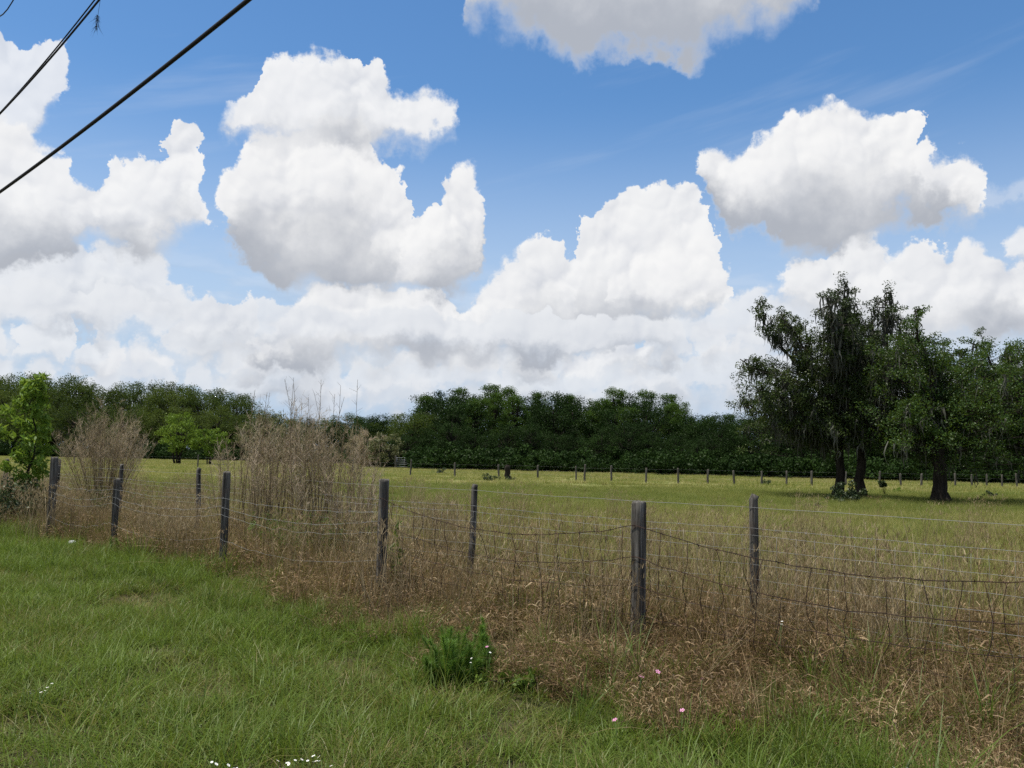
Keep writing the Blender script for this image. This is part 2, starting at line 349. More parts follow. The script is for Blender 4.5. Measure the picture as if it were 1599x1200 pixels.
M['brown'] = leafy('brown_dry_grass', [(0, (0.050, 0.027, 0.013)), (0.3, (0.13, 0.075, 0.036)), (0.65, (0.27, 0.175, 0.088)), (1, (0.52, 0.39, 0.225))], 0.28, 0.02, patch=0.35, pscale=0.9, inst=0.3)
M['verge'] = leafy('verge_grass', [(0, (0.29, 0.22, 0.105)), (0.10, (0.20, 0.18, 0.05)), (0.35, (0.115, 0.15, 0.024)), (0.65, (0.118, 0.185, 0.024)), (1, (0.18, 0.26, 0.04))], 0.38, 0.025, 0.5, patch=0.75, pscale=0.55, inst=0.25)
M['rank'] = leafy('rank_green_grass', [(0, (0.20, 0.16, 0.06)), (0.15, (0.11, 0.13, 0.025)), (0.6, (0.085, 0.145, 0.016)), (1, (0.145, 0.21, 0.03))], 0.38, 0.025, 0.5, inst=0.3)
M['past'] = leafy('pasture_grass', [(0, (0.42, 0.345, 0.175)), (0.3, (0.32, 0.28, 0.105)), (0.6, (0.225, 0.23, 0.06)), (1, (0.095, 0.15, 0.028))], 0.38, 0.015, patch=0.7, pscale=0.16, inst=0.35, belt=True)
M['fennel'] = leafy('green_fennel_leaf', [(0, (0.065, 0.14, 0.016)), (0.5, (0.11, 0.22, 0.025)), (1, (0.17, 0.30, 0.04))], 0.35, 0.03, inst=0.1)
M['white'] = mat('white_petal', lambda t: princ(t, (0.78, 0.78, 0.74, 1), 0.6))
M['pink'] = mat('pink_petal', lambda t: princ(t, (0.62, 0.26, 0.42, 1), 0.6))
M['yellow'] = mat('yellow_flower_centre', lambda t: princ(t, (0.65, 0.45, 0.05, 1), 0.7))
M['stalk'] = mat('green_flower_stalk', lambda t: princ(t, (0.07, 0.13, 0.03, 1), 0.6))
M['litter'] = mat('white_litter_plastic', lambda t: princ(t, (0.7, 0.71, 0.72, 1), 0.35))
M['gate'] = mat('grey_gate_steel', lambda t: princ(t, (0.22, 0.23, 0.24, 1), 0.5, 0.7))

# ------------------------------------------------------------------ the lie of the land
FP = [hit(px, py) for px, py in ((996, 1030), (593, 950), (347, 900), (176, 868), (77, 849))]   # feet of the near posts
dirn = (FP[2] - FP[0]); dirn /= np.linalg.norm(dirn); perp = np.array([dirn[1], -dirn[0], 0.0])
if perp[1] < 0: perp = -perp
def sdist(x, y): return (x - FP[0][0]) * perp[0] + (y - FP[0][1]) * perp[1]     # metres beyond the near fence
def along(x, y): return (x - FP[0][0]) * dirn[0] + (y - FP[0][1]) * dirn[1]
def gz_(x, y):
    x = np.asarray(x, float); y = np.asarray(y, float)
    n = 0.022 * np.sin(1.7 * x + 0.6 * y) * np.cos(1.3 * y - 0.4 * x) + 0.014 * np.sin(3.9 * x - 2.1 * y + 1.0) + 0.03 * np.sin(0.31 * x + 1.0) * np.sin(0.27 * y)
    s = sdist(x, y)
    return n + 0.05 * np.exp(-((s - 0.1) / 0.9) ** 2)
def axis(lo, hi, fine_lo, fine_hi, step, grow=1.18):
    a = list(np.arange(fine_lo, fine_hi + 1e-6, step)); d = step
    while a[-1] < hi: d *= grow; a.append(a[-1] + d)
    d = step
    while a[0] > lo: d *= grow; a.insert(0, a[0] - d)
    return np.array(a)
gx = axis(-2500, 2500, -16, 12, 0.25); gy = axis(-120, 4500, 2, 26, 0.25)
X, Y = np.meshgrid(gx, gy, indexing='ij'); Z = gz_(X, Y) * np.exp(-np.maximum(Y - 30, 0) / 40)
nx, ny = X.shape; i, j = np.meshgrid(np.arange(nx - 1), np.arange(ny - 1), indexing='ij')
gf = np.stack([i * ny + j, (i + 1) * ny + j, (i + 1) * ny + j + 1, i * ny + j + 1], -1).reshape(-1, 4)
def m_ground(t):
    p = t.new('ShaderNodeNewGeometry').outputs['Position']
    sx = t.new('ShaderNodeSeparateXYZ'); t.put(sx.inputs[0], p); x, y = sx.outputs[0], sx.outputs[1]
    s = t.m('ADD', t.m('MULTIPLY', t.m('SUBTRACT', x, float(FP[0][0])), float(perp[0])), t.m('MULTIPLY', t.m('SUBTRACT', y, float(FP[0][1])), float(perp[1])))
    n1 = t.noise(p, 0.07, 4.0, 0.55); n2 = t.noise(p, 0.9, 4.0, 0.6); n3 = t.noise(p, 14.0, 4.0, 0.65)
    field = ramp_col(t, t.m('ADD', t.m('MULTIPLY', n1, 0.55), t.m('MULTIPLY', n2, 0.45)), [(0.30, (0.16, 0.19, 0.048)), (0.48, (0.225, 0.23, 0.075)), (0.68, (0.31, 0.28, 0.115))])
    # a moist greener belt lies across the middle of the pasture
    yb = t.m('ADD', t.m('ADD', y, t.m('MULTIPLY', x, -0.10)), t.m('MULTIPLY', t.m('SUBTRACT', n1, 0.5), 16.0))
    belt = t.m('MULTIPLY', t.ramp(yb, 22, 32), t.ramp(yb, 55, 41))
    field = t.mix(t.m('MULTIPLY', belt, 0.75), field, (0.070, 0.115, 0.022, 1))
    field = t.mix(t.ramp(n3, 0.35, 0.7, 0.0, 0.35), field, (0.07, 0.075, 0.022, 1))
    soil = t.mix(n3, (0.035, 0.030, 0.016, 1), (0.085, 0.075, 0.035, 1))
    c = t.mix(t.ramp(t.m('ADD', s, t.m('MULTIPLY', n2, 3.0)), 3.0, 9.0), soil, field)
    return princ(t, c, 0.95, 0, 0.1, n3, 0.6, 0.03)
g = obj('ground', make_mesh('ground', np.stack([X, Y, Z], -1).reshape(-1, 3), [gf], None, True, [mat('pasture_soil', m_ground)])); g['kind'] = 'structure'

# ------------------------------------------------------------------ grass: tufts scattered by the thousand
def blades(n, rad, h, w, lean=0.25, bend=0.5, droop=0.15, seg=3, rnd=(0, 1), r_=rng, wtip=0.12, curl=0.0, sq=None, clump=0.0, hvar=0.0):
    """n blades rooted in a disc, or in tufts over a square patch of side sq: bent, tapering ribbons"""
    a0 = r_.uniform(0, 2 * math.pi, n); rr = rad * np.sqrt(r_.uniform(0, 1, n))
    root = np.stack([rr * np.cos(a0), rr * np.sin(a0), np.full(n, -0.02)], -1); hm = np.ones(n); rb = np.zeros(n)
    if sq:
        nc = max(int(clump), 1); cc = r_.uniform(-sq / 2, sq / 2, (nc, 2)); ch = 1 + r_.normal(0, hvar, nc); cr = r_.normal(0, 0.16, nc)
        q = r_.integers(0, nc, n); root[:, :2] += cc[q]; hm = np.clip(ch[q], 0.45, 1.9); rb = cr[q]
    az_ = a0 + r_.normal(0, 1.0, n); d = np.stack([np.cos(az_), np.sin(az_), np.zeros(n)], -1)
    hh = r_.uniform(h[0], h[1], n) * hm; ln = np.abs(r_.normal(0, lean, n)); bd = np.abs(r_.normal(0, bend, n)); dr = np.abs(r_.normal(0, droop, n))
    side = np.stack([-d[:, 1], d[:, 0], np.zeros(n)], -1)
    tw = r_.normal(0, 0.5, n); side = side * np.cos(tw)[:, None] + d * np.sin(tw)[:, None]
    ww = r_.uniform(w[0], w[1], n); cu = r_.normal(0, curl, n) if curl else np.zeros(n)
    Vs = []
    for k in range(seg + 1):
        s = k / seg
        hx = ln * s + bd * s * s; z = s - dr * s * s - 0.35 * bd * s ** 3
        c = root + d * (hx * hh)[:, None] + side * (cu * s * s * hh)[:, None] + np.array([0, 0, 1.0]) * (z * hh)[:, None]
        wk = ww * (1 - (1 - wtip) * s ** 1.6) * 0.5
        Vs.append(c - side * wk[:, None]); Vs.append(c + side * wk[:, None])
    V = np.stack(Vs, 1); m = 2 * (seg + 1); base = (np.arange(n) * m)[:, None]
    F = np.concatenate([base + np.array([[2 * k, 2 * k + 1, 2 * k + 3, 2 * k + 2]]) for k in range(seg)])
    return V.reshape(-1, 3), F, np.repeat(np.clip(r_.uniform(rnd[0], rnd[1], n) + rb, 0, 1), m)
def tuft_coll(name, makers):
    c = bpy.data.collections.new(name)
    for k, (mb, m_) in enumerate(makers):
        o = bpy.data.objects.new(f'{name}_{k:02d}', mb.mesh(name, m_)); c.objects.link(o)
    return c, len(makers)
def scatter(name, pts, coll, scl, tilt=0.12, label=None, cat=None, idx=None, rz=None):
    c, nvar = coll; n = len(pts)
    me = bpy.data.meshes.new(name); me.vertices.add(n); me.vertices.foreach_set('co', np.asarray(pts, np.float32).ravel())
    rot = np.stack([rng.normal(0, tilt, n), rng.normal(0, tilt, n), rng.uniform(0, 6.283, n) if rz is None else rz], -1)
    a = me.attributes.new('rot', 'FLOAT_VECTOR', 'POINT'); a.data.foreach_set('vector', rot.astype(np.float32).ravel())
    a = me.attributes.new('scl', 'FLOAT', 'POINT'); a.data.foreach_set('value', np.broadcast_to(scl, (n,)).astype(np.float32))
    a = me.attributes.new('idx', 'INT', 'POINT'); a.data.foreach_set('value', (rng.integers(0, nvar, n) if idx is None else idx).astype(np.int32))
    o = obj(name, me); o['kind'] = 'stuff'
    if label: o['label'] = label; o['category'] = cat
    ng = bpy.data.node_groups.new(name + '_scatter', 'GeometryNodeTree')
    ng.interface.new_socket('Geometry', in_out='INPUT', socket_type='NodeSocketGeometry'); ng.interface.new_socket('Geometry', in_out='OUTPUT', socket_type='NodeSocketGeometry')
    N, Lk = ng.nodes, ng.links
    gi, go = N.new('NodeGroupInput'), N.new('NodeGroupOutput')
    ci = N.new('GeometryNodeCollectionInfo'); ci.inputs['Collection'].default_value = c; ci.inputs['Separate Children'].default_value = True; ci.inputs['Reset Children'].default_value = True
    ip = N.new('GeometryNodeInstanceOnPoints'); ip.inputs['Pick Instance'].default_value = True
    def na(k, ty):
        q = N.new('GeometryNodeInputNamedAttribute'); q.data_type = ty; q.inputs['Name'].default_value = k; return q.outputs['Attribute']
    Lk.new(gi.outputs[0], ip.inputs['Points']); Lk.new(ci.outputs[0], ip.inputs['Instance'])
    Lk.new(na('idx', 'INT'), ip.inputs['Instance Index']); Lk.new(na('rot', 'FLOAT_VECTOR'), ip.inputs['Rotation']); Lk.new(na('scl', 'FLOAT'), ip.inputs['Scale'])
    Lk.new(ip.outputs[0], go.inputs[0])
    md = o.modifiers.new('scatter', 'NODES'); md.node_group = ng
    return o
def mk(*args, **kw):
    mb = MB(); mb.add(*blades(*args, **kw)); return mb
def multi(*parts):
    mb = MB()
    for p in parts: mb.add(*p)
    return mb
def sample(n, y0, y1, x_pad=0.6, power=1.0):
    """random ground points inside the view wedge, denser near when power > 1"""
    u = rng.uniform(0, 1, n); Y_ = (y0 ** (2 - power) + u * (y1 ** (2 - power) - y0 ** (2 - power))) ** (1 / (2 - power)) if power != 2 else y0 * (y1 / y0) ** u
    X_ = rng.uniform(-1, 1, n) * (0.625 * Y_ + x_pad)
    return X_, Y_
def vn(x, y, f, ph=0.0):      # cheap smooth patch noise, -1..1
    return (np.sin(f * x + 1.3 * ph) * np.cos(f * 1.13 * y - ph) + np.sin(f * 1.9 * x - f * 1.4 * y + 2 * ph) * 0.6 + np.sin(f * 0.7 * x + f * 2.3 * y + ph * 3) * 0.5) / 2.1

def grid(x0, x1, y0, y1, g, pad=0.8):
    """jittered grid of ground points that can be in view"""
    xs = np.arange(x0, x1, g); ys = np.arange(y0, y1, g); x, y = np.meshgrid(xs, ys)
    x = x.ravel() + rng.uniform(-0.3, 0.3, x.size) * g; y = y.ravel() + rng.uniform(-0.3, 0.3, y.size) * g
    k = np.abs(x) < 0.64 * y + pad; return x[k], y[k]
def brown_edge(x, y):         # how far the dry strip reaches from the fence towards the verge
    a = along(x, y)
    return -(0.40 + 1.15 / (1 + np.exp((a - 3.4) * 0.9))) + 0.25 * vn(x, y, 1.6, 0.4)
U = lambda: rng.uniform(0, 1, len(x))
# the verge: short patches, lush patches, thin dry patches
verge_c = tuft_coll('verge_patch',
      [(multi(blades(1250, 0.07, (0.05, 0.15), (0.004, 0.008), 0.35, 0.6, 0.1, 3, sq=0.62, clump=60, hvar=0.25), blades(110, 0.3, (0.05, 0.16), (0.004, 0.007), 0.8, 0.6, 0.4, 3, (0, 0.05), sq=0.3, clump=3), blades(60, 0.3, (0.14, 0.34), (0.003, 0.006), 0.3, 0.5, 0.1, 4, (0.3, 1), sq=0.3, clump=5)), M['verge']) for _ in range(5)]
    + [(mk(1100, 0.09, (0.09, 0.24), (0.004, 0.008), 0.28, 0.6, 0.1, 3, (0.2, 1), sq=0.62, clump=36, hvar=0.3), M['verge']) for _ in range(4)]
    + [(mk(1300, 0.08, (0.03, 0.12), (0.004, 0.008), 0.7, 0.7, 0.3, 3, (0, 0.4), sq=0.62, clump=50, hvar=0.3), M['verge']) for _ in range(3)])
x, y = grid(-18, 8, 3.4, 28, 0.5, 0.9); k = sdist(x, y) < brown_edge(x, y) + 0.40; x, y = x[k], y[k]
f1 = vn(x, y, 0.9, 2.0) + 0.5 * rng.normal(0, 0.5, len(x)) - 1.1 * np.exp(-((x + 3.3) / 1.0) ** 2 - ((y - 4.4) / 0.9) ** 2)
ii = np.where(f1 > 0.30, rng.integers(5, 9, len(x)), np.where(f1 < -0.55, rng.integers(9, 12, len(x)), rng.integers(0, 5, len(x))))
scatter('verge_grass', np.stack([x, y, gz_(x, y)], -1), verge_c, rng.uniform(0.9, 1.2, len(x)), 0.05, 'short green grass covering the roadside verge', 'grass', ii)
# the dead grass belt
def curls(n, sq, z, L, w, r_=rng):
    """short dead leaves, each bent over and twisted, held at all heights in the stand"""
    P = np.column_stack([r_.uniform(-sq / 2, sq / 2, n), r_.uniform(-sq / 2, sq / 2, n), z[0] + (z[1] - z[0]) * r_.beta(1.2, 1.5, n)]); a = r_.uniform(0, 6.283, n); d = np.stack([np.cos(a), np.sin(a), r_.uniform(-0.2, 1.3, n)], -1); d /= np.linalg.norm(d, axis=1)[:, None]
    b = np.stack([np.cos(a), np.sin(a), -r_.uniform(0.3, 1.4, n)], -1); b /= np.linalg.norm(b, axis=1)[:, None]; ln = r_.uniform(L[0], L[1], n)[:, None]; sd_ = np.cross(d, r_.normal(0, 1, (n, 3))); sd_ /= np.linalg.norm(sd_, axis=1)[:, None] + 1e-9; ww = r_.uniform(w[0], w[1], n)[:, None] / 2
    p1 = P + d * ln * 0.5; p2 = p1 + (d * 0.4 + b * 0.6) * ln * 0.3; p3 = p2 + b * ln * 0.3
    V = np.stack([P - sd_ * ww * 0.5, P + sd_ * ww * 0.5, p1 + sd_ * ww, p1 - sd_ * ww, p2 + sd_ * ww * 0.8, p2 - sd_ * ww * 0.8, p3], 1); k = np.arange(n)[:, None] * 7
    return V.reshape(-1, 3), [k + np.array([[0, 1, 2, 3]]), k + np.array([[3, 2, 4, 5]]), k + np.array([[5, 4, 6]])], np.repeat(r_.uniform(0, 1, n), 7)
brown_c = tuft_coll('dry_patch',
      [(multi(curls(480, 0.5, (0.0, 0.34), (0.05, 0.15), (0.005, 0.014)), blades(110, 0.08, (0.25, 0.52), (0.003, 0.006), 0.2, 0.35, 0.08, 4, (0, 0.7), sq=0.5, clump=16, hvar=0.2), blades(170, 0.08, (0.10, 0.36), (0.004, 0.010), 0.5, 0.8, 0.3, 4, sq=0.5, clump=22, hvar=0.3, curl=0.25)), M['brown']) for _ in range(6)]
    + [(multi(curls(320, 0.5, (0.0, 0.26), (0.05, 0.14), (0.005, 0.014)), blades(110, 0.09, (0.35, 0.72), (0.003, 0.006), 0.14, 0.25, 0.05, 4, sq=0.5, clump=14, hvar=0.2), blades(150, 0.10, (0.10, 0.34), (0.006, 0.013), 0.5, 1.0, 0.4, 5, curl=0.4, sq=0.5, clump=16, hvar=0.3)), M['brown']) for _ in range(4)])
x, y = grid(-20, 9, 3.4, 31, 0.33, 1.0); s = sdist(x, y); e = brown_edge(x, y)
pr = np.clip((s - e) / 0.2, 0, 1) * np.where(s < 1.2, 1.0, np.exp(-(s - 1.2) / 0.7)) * np.where((vn(x, y, 1.3, 3.0) > 0.5), 0.45, 1.0); k = U() < pr
x, y, s = x[k], y[k], s[k]
scatter('dry_grass', np.stack([x, y, gz_(x, y)], -1), brown_c, np.minimum((0.9 + 0.2 * vn(x, y, 1.1, 4.0)) * rng.uniform(0.75, 1.2, len(x)) * np.where(s < 0.0, 0.66 + 0.16 * np.clip((s + 1.0), 0, 1), 1.1), np.where(y < 6.5, 0.88, 1.15)), 0.12, 'brown curling dead grass in a belt along the wire fences', 'dry grass')
# longer green grass in and around it
rank_c = tuft_coll('rank_patch', [(mk(150, 0.07, (0.16, 0.42), (0.004, 0.009), 0.3, 0.5, 0.1, 4, sq=0.45, clump=9, hvar=0.25), M['rank']) for _ in range(6)])
x, y = grid(-20, 9, 3.4, 28, 0.42, 1.0); s = sdist(x, y); k = (s > brown_edge(x, y) - 0.45) & (s < 2.5) & (U() < (0.42 + 0.5 * vn(x, y, 1.3, 3.0)) * np.where(s < brown_edge(x, y), 0.5, 1.0)); x, y = x[k], y[k]
scatter('rank_grass', np.stack([x, y, gz_(x, y)], -1), rank_c, rng.uniform(0.65, 1.2, len(x)), 0.1, 'longer green grass growing through the dead grass by the fences', 'grass')
# tall straw stems
def straw(n, sq, h, r_=rng):
    mb = MB(); mb.add(*blades(n, 0.05, h, (0.003, 0.006), 0.16, 0.22, 0.03, 4, wtip=0.5, sq=sq, clump=n // 4, hvar=0.15))
    for _ in range(n):                                  # loose seed heads
        p = np.array([r_.uniform(-sq / 2, sq / 2), r_.uniform(-sq / 2, sq / 2), r_.uniform(0.55, 0.97) * h[1]])
        V, F, A = blades(4, 0.012, (0.04, 0.10), (0.003, 0.006), 0.4, 0.5, 0.1, 2); mb.add(V + p, F, A)
    return mb
straw_c = tuft_coll('straw_patch', [(straw(n, 0.7, (0.40, 0.92)), M['straw']) for n in (40, 60, 80, 110, 140)] + [(straw(n, 0.7, (0.35, 0.85)), M['brown']) for n in (40, 70)])
x, y = grid(-26, 22, 5, 38, 0.55, 1.0); s = sdist(x, y)
pr = np.clip((s + 0.75) / 0.8, 0, 1) * np.where(s < 2.2, 1.0, np.exp(-(s - 2.2) / 3.6)) * np.clip(0.7 + 0.8 * vn(x, y, 0.8, 6.0), 0.1, 1); k = U() < pr
x, y = x[k], y[k]
scatter('straw_stems', np.stack([x, y, gz_(x, y)], -1), straw_c, rng.uniform(0.6, 1.1, len(x)), 0.07, 'tall thin straw coloured grass stems standing in and behind the fences', 'dry grass')
# the pasture
past_c = tuft_coll('pasture_patch', [(mk(1500, 0.16, (0.08, 0.27), (0.005, 0.010), 0.35, 0.5, 0.1, 3, sq=1.25, clump=60, hvar=0.3), M['past']) for _ in range(6)]
    + [(multi(blades(1200, 0.2, (0.08, 0.25), (0.005, 0.010), 0.35, 0.5, 0.1, 3, sq=1.25, clump=50, hvar=0.3), blades(130, 0.15, (0.3, 0.52), (0.0025, 0.004), 0.15, 0.3, 0.03, 4, (0, 0.25), sq=1.25, clump=20)), M['past']) for _ in range(4)])
x, y = grid(-32, 32, 6, 48, 1.0, 1.5); s = sdist(x, y); k = s > 0.9; x, y = x[k], y[k]
scatter('pasture_grass', np.stack([x, y, gz_(x, y)], -1), past_c, rng.uniform(0.85, 1.2, len(x)) * np.clip(1.1 - y / 110, 0.7, 1), 0.04, 'yellow green pasture grass beyond the fences', 'grass')
farp_c = tuft_coll('far_pasture_patch', [(mk(1800, 0.5, (0.06, 0.20), (0.015, 0.035), 0.4, 0.5, 0.1, 2, sq=4.6, clump=120, hvar=0.35), M['past']) for _ in range(5)])
x, y = grid(-110, 110, 45, 165, 4.0, 6.0)
scatter('far_pasture_grass', np.stack([x, y, 0 * x], -1), farp_c, rng.uniform(0.85, 1.15, len(x)), 0.01, 'short yellow green grass in the far part of the pasture', 'grass')

# rosettes of small weeds in the verge, coarse green tussocks in the pasture, fallen stalks in the dead grass
ros = []
for q in range(5):
    mb = MB(); mb.add(*blades(16, 0.03, (0.03, 0.07), (0.008, 0.016), 0.9, 0.7, 0.25, 3, (0.3, 1), wtip=0.3)); ros.append((mb, M['rank'] if q < 3 else M['verge']))
x, y = sample(900, 3.8, 16, 0.5, 1.4); k = (sdist(x, y) < brown_edge(x, y) + 0.3) & (vn(x, y, 1.7, 9.0) > 0.1); x, y = x[k], y[k]
scatter('verge_weeds', np.stack([x, y, gz_(x, y) + 0.03], -1), tuft_coll('weed_rosette', ros), rng.uniform(0.7, 1.3, len(x)), 0.1, 'small broad leaved weeds among the verge grass', 'weeds')
tus = [(mk(130, 0.14, (0.15, 0.42), (0.006, 0.012), 0.35, 0.6, 0.1, 3, (0.55, 1) if q < 3 else (0, 0.3)), M['past']) for q in range(5)]
x, y = sample(620, 10, 95, 2.0, 0.9); k = (sdist(x, y) > 2.2) & (vn(x, y, 0.22, 2.0) > -0.2); x, y = x[k], y[k]
scatter('pasture_tussocks', np.stack([x, y, 0 * x], -1), tuft_coll('pasture_tussock', tus), rng.uniform(0.5, 1.15, len(x)), 0.1, 'coarse tussocks dotted over the pasture', 'grass')
fal = []
for q in range(4):
    mb = MB()
    for _ in range(3):
        a = rng.normal(0, 0.25); L = rng.uniform(0.4, 1.0); P = np.array([[0, 0, 0.02], [L * 0.4, a * 0.2, 0.30], [L * 0.7, a * 0.5, 0.52]]) + rng.normal(0, 0.03, (3, 3)); mb.tube(P, [0.0035, 0.0028, 0.0016], 4, rng.uniform(0.2, 0.9), cap=False)
    fal.append((mb, M['straw']))
x, y = sample(70, 4.2, 16, 0.5, 1.2); s = sdist(x, y); k = (s > brown_edge(x, y)) & (s < 0.8); x, y = x[k], y[k]
scatter('fallen_stalks', np.stack([x, y, gz_(x, y)], -1), tuft_coll('fallen_stalk', fal), rng.uniform(0.6, 1.1, len(x)), 0.18, 'pale fallen stalks lying through the dead grass', 'dry stalks')

# ------------------------------------------------------------------ trees
def unit(v): return v / (np.linalg.norm(v, axis=-1, keepdims=True) + 1e-9)
def cards(C, n, rad, size, r_, flat=0.75, up=0.5, tint=0.25, droop=0.0):
    """n leaf rhombs in a soft ball round every centre in C"""
    C = np.asarray(C, float); k = len(C); rad = np.broadcast_to(rad, (k,)); N = k * n
    g = unit(r_.normal(0, 1, (N, 3))) * (r_.uniform(0, 1, N) ** 0.45)[:, None]; g[:, 2] *= flat
    P = np.repeat(C, n, 0) + g * np.repeat(rad, n)[:, None]
    nrm = unit(r_.normal(0, 1, (N, 3)) + np.array([0, 0, up]) + 0.5 * g)
    a = unit(np.cross(nrm, unit(r_.normal(0, 1, (N, 3))))); 
    if droop: a = unit(a + np.array([0, 0, -droop])); nrm = unit(np.cross(a, unit(r_.normal(0, 1, (N, 3)))))
    b = np.cross(nrm, a)
    L = size[0] * r_.uniform(0.65, 1.3, N)[:, None] / 2; Wd = size[1] * r_.uniform(0.65, 1.3, N)[:, None] / 2
    V = np.stack([P - a * L, P + b * Wd - a * L * 0.15, P + a * L, P - b * Wd - a * L * 0.15], 1).reshape(-1, 3)
    rn = np.clip(np.repeat(r_.uniform(0.5 - tint, 0.5 + tint, k), n) + r_.normal(0, 0.2, N), 0, 1)
    return V, np.arange(N * 4).reshape(-1, 4), np.repeat(rn, 4)
def limb_pts(p0, p1, r_, n=7, bow=0.12, up=0.10):
    p0, p1 = np.asarray(p0, float), np.asarray(p1, float); L = np.linalg.norm(p1 - p0); s = np.linspace(0, 1, n)[:, None]
    P = p0 + (p1 - p0) * s; o = r_.normal(0, bow * L, 3); o[2] = up * L * r_.uniform(0.2, 1.0)
    P = P + np.sin(math.pi * s) * o + np.vstack([np.zeros(3), r_.normal(0, 0.02 * L, (n - 2, 3)), np.zeros(3)])
    return P
def ribbons(P, ln, w, r_, seg=4):
    """hanging moss beards: ragged tapering ribbons"""
    n = len(P); a = r_.uniform(0, 6.28, n); sd_ = np.stack([np.cos(a), np.sin(a), np.zeros(n)], -1)
    L = r_.uniform(ln[0], ln[1], n) * r_.uniform(0.3, 1, n); W = r_.uniform(w[0], w[1], n); Vs = []
    off = np.zeros((n, 3))
    for k in range(seg + 1):
        s = k / seg; off = off + r_.normal(0, 0.05, (n, 3)) * (k > 0); off[:, 2] = 0
        c = P + off - np.array([0, 0, 1.0]) * (L * s)[:, None]; wk = W * (0.55 + 0.6 * math.sin(math.pi * min(s * 1.3, 1))) * (1 - s ** 2) + 0.006
        Vs += [c - sd_ * wk[:, None], c + sd_ * wk[:, None]]
    m = 2 * (seg + 1); base = (np.arange(n) * m)[:, None]
    F = np.concatenate([base + np.array([[2 * k, 2 * k + 1, 2 * k + 3, 2 * k + 2]]) for k in range(seg)])
    return np.stack(Vs, 1).reshape(-1, 3), F, np.repeat(r_.uniform(0, 1, n), m)
def big_oak(name, px, Y, ppm, tips, r_trunk, seed, leaf, label, moss=1.0, forks=None, nleaf=36, lean=0.0, low=0.22, fill=None):
    """tips: (dx, h) of the main limb ends in metres from the trunk foot, read off the photograph"""
    r_ = np.random.default_rng(seed); base = on_ground(px, Y); tips = [(dx, h * 0.98) for dx, h in tips]
    t = thing(name, base, label, 'tree')
    tr, lf, ms = MB(), MB(), MB()
    top = max(h for _, h in tips); fork = np.array([lean, 0.0, low * top + 0.6])
    tp = limb_pts((0, 0, -0.15), fork, r_, 7, 0.02, 0.0)
    rr = r_trunk * np.array([1.75, 1.22, 1.05, 1.0, 0.97, 0.95, 0.95]); tr.tube(tp, rr, 10)
    for k in range(5):                                                  # buttress roots
        a = k * 1.256 + r_.uniform(-0.3, 0.3); tr.tube([(math.cos(a) * r_trunk * 0.6, math.sin(a) * r_trunk * 0.6, 0.45), (math.cos(a) * r_trunk * 1.4, math.sin(a) * r_trunk * 1.4, 0.08), (math.cos(a) * r_trunk * 2.6, math.sin(a) * r_trunk * 2.6, -0.08)], [r_trunk * 0.4, r_trunk * 0.36, r_trunk * 0.12], 6)
    leader = np.array([lean * 1.4, 0, top * 0.62]); lp = limb_pts(fork, leader, r_, 7, 0.04, 0); tr.tube(lp, np.linspace(r_trunk * 0.8, r_trunk * 0.35, 7), 8)
    spine = np.vstack([tp[4:], lp]); centres, rads, hang = [], [], []
    for dx, h in tips:
        dyy = r_.uniform(-1, 1) * 0.34 * top; st = spine[np.argmin(np.abs(spine[:, 2] - max(0.42 * h, fork[2] * 0.9)))]
        P = limb_pts(st, (dx, dyy if h < top * 0.9 else dyy * 0.4, h), r_, 9, 0.06, 0.05); tr.tube(P, np.linspace(r_trunk * 0.38, 0.025, 9), 6)
        L = np.linalg.norm(P[-1] - P[0]); ns = int(9 + L * 2.6)
        for q in range(ns):
            s = 0.18 + 0.82 * (q + r_.uniform(0, 1)) / ns; i_ = s * 8; p = P[int(i_)] + (P[min(int(i_) + 1, 8)] - P[int(i_)]) * (i_ - int(i_))
            d = unit(r_.normal(0, 1, 3) * [1, 1, 0.55] + [0, 0, 0.25]); ln = r_.uniform(0.5, 1.0) * (1.75 - 1.05 * s)
            e = p + d * ln; sp = limb_pts(p, e, r_, 5, 0.1, 0.05); tr.tube(sp, np.linspace(0.03, 0.008, 5), 4, cap=False)
            for z in (2, 3, 4): centres.append(sp[z] + r_.normal(0, 0.12, 3)); rads.append(r_.uniform(0.24, 0.46) * (1.15 - 0.35 * s))
            hang += [sp[1], sp[2], sp[3], p]
    for dx, h, w_ in (fill or []):                                      # inner boughs that fill the lower crown
        for _ in range(int(48 * w_)):
            c = np.array([dx, 0, h]) + np.clip(r_.normal(0, 1, 3), -1.5, 1.5) * [w_, w_ * 1.5, w_ * 0.6]; c[2] = max(c[2], 1.5); centres.append(c); rads.append(r_.uniform(0.3, 0.5)); hang.append(c)
            tr.tube([spine[np.argmin(np.abs(spine[:, 2] - c[2] * 0.8))] * 0.5 + c * 0.5, c], [0.02, 0.006], 3, cap=False)
    lf.add(*cards(centres, nleaf, np.array(rads), (0.10, 0.052), r_, 0.7, 0.5, 0.28))
    hang = np.array(hang); hang = hang[r_.uniform(0, 1, len(hang)) < 0.95 * moss]
    if len(hang):
        rep = np.repeat(hang, 4, 0) + r_.normal(0, 0.10, (len(hang) * 4, 3)) * [1, 1, 0.4]; rep[:, 2] = np.maximum(rep[:, 2], 1.4)
        ms.add(*ribbons(rep, (0.2, 1.2), (0.010, 0.04), r_))
        obj('hanging_moss', ms.mesh('moss', M['moss']), t)['label'] = 'grey beards of moss hanging from the boughs'
    obj('trunk', tr.mesh('trunk', M['bark'], True), t); obj('crown', lf.mesh('crown', leaf), t)
    return t
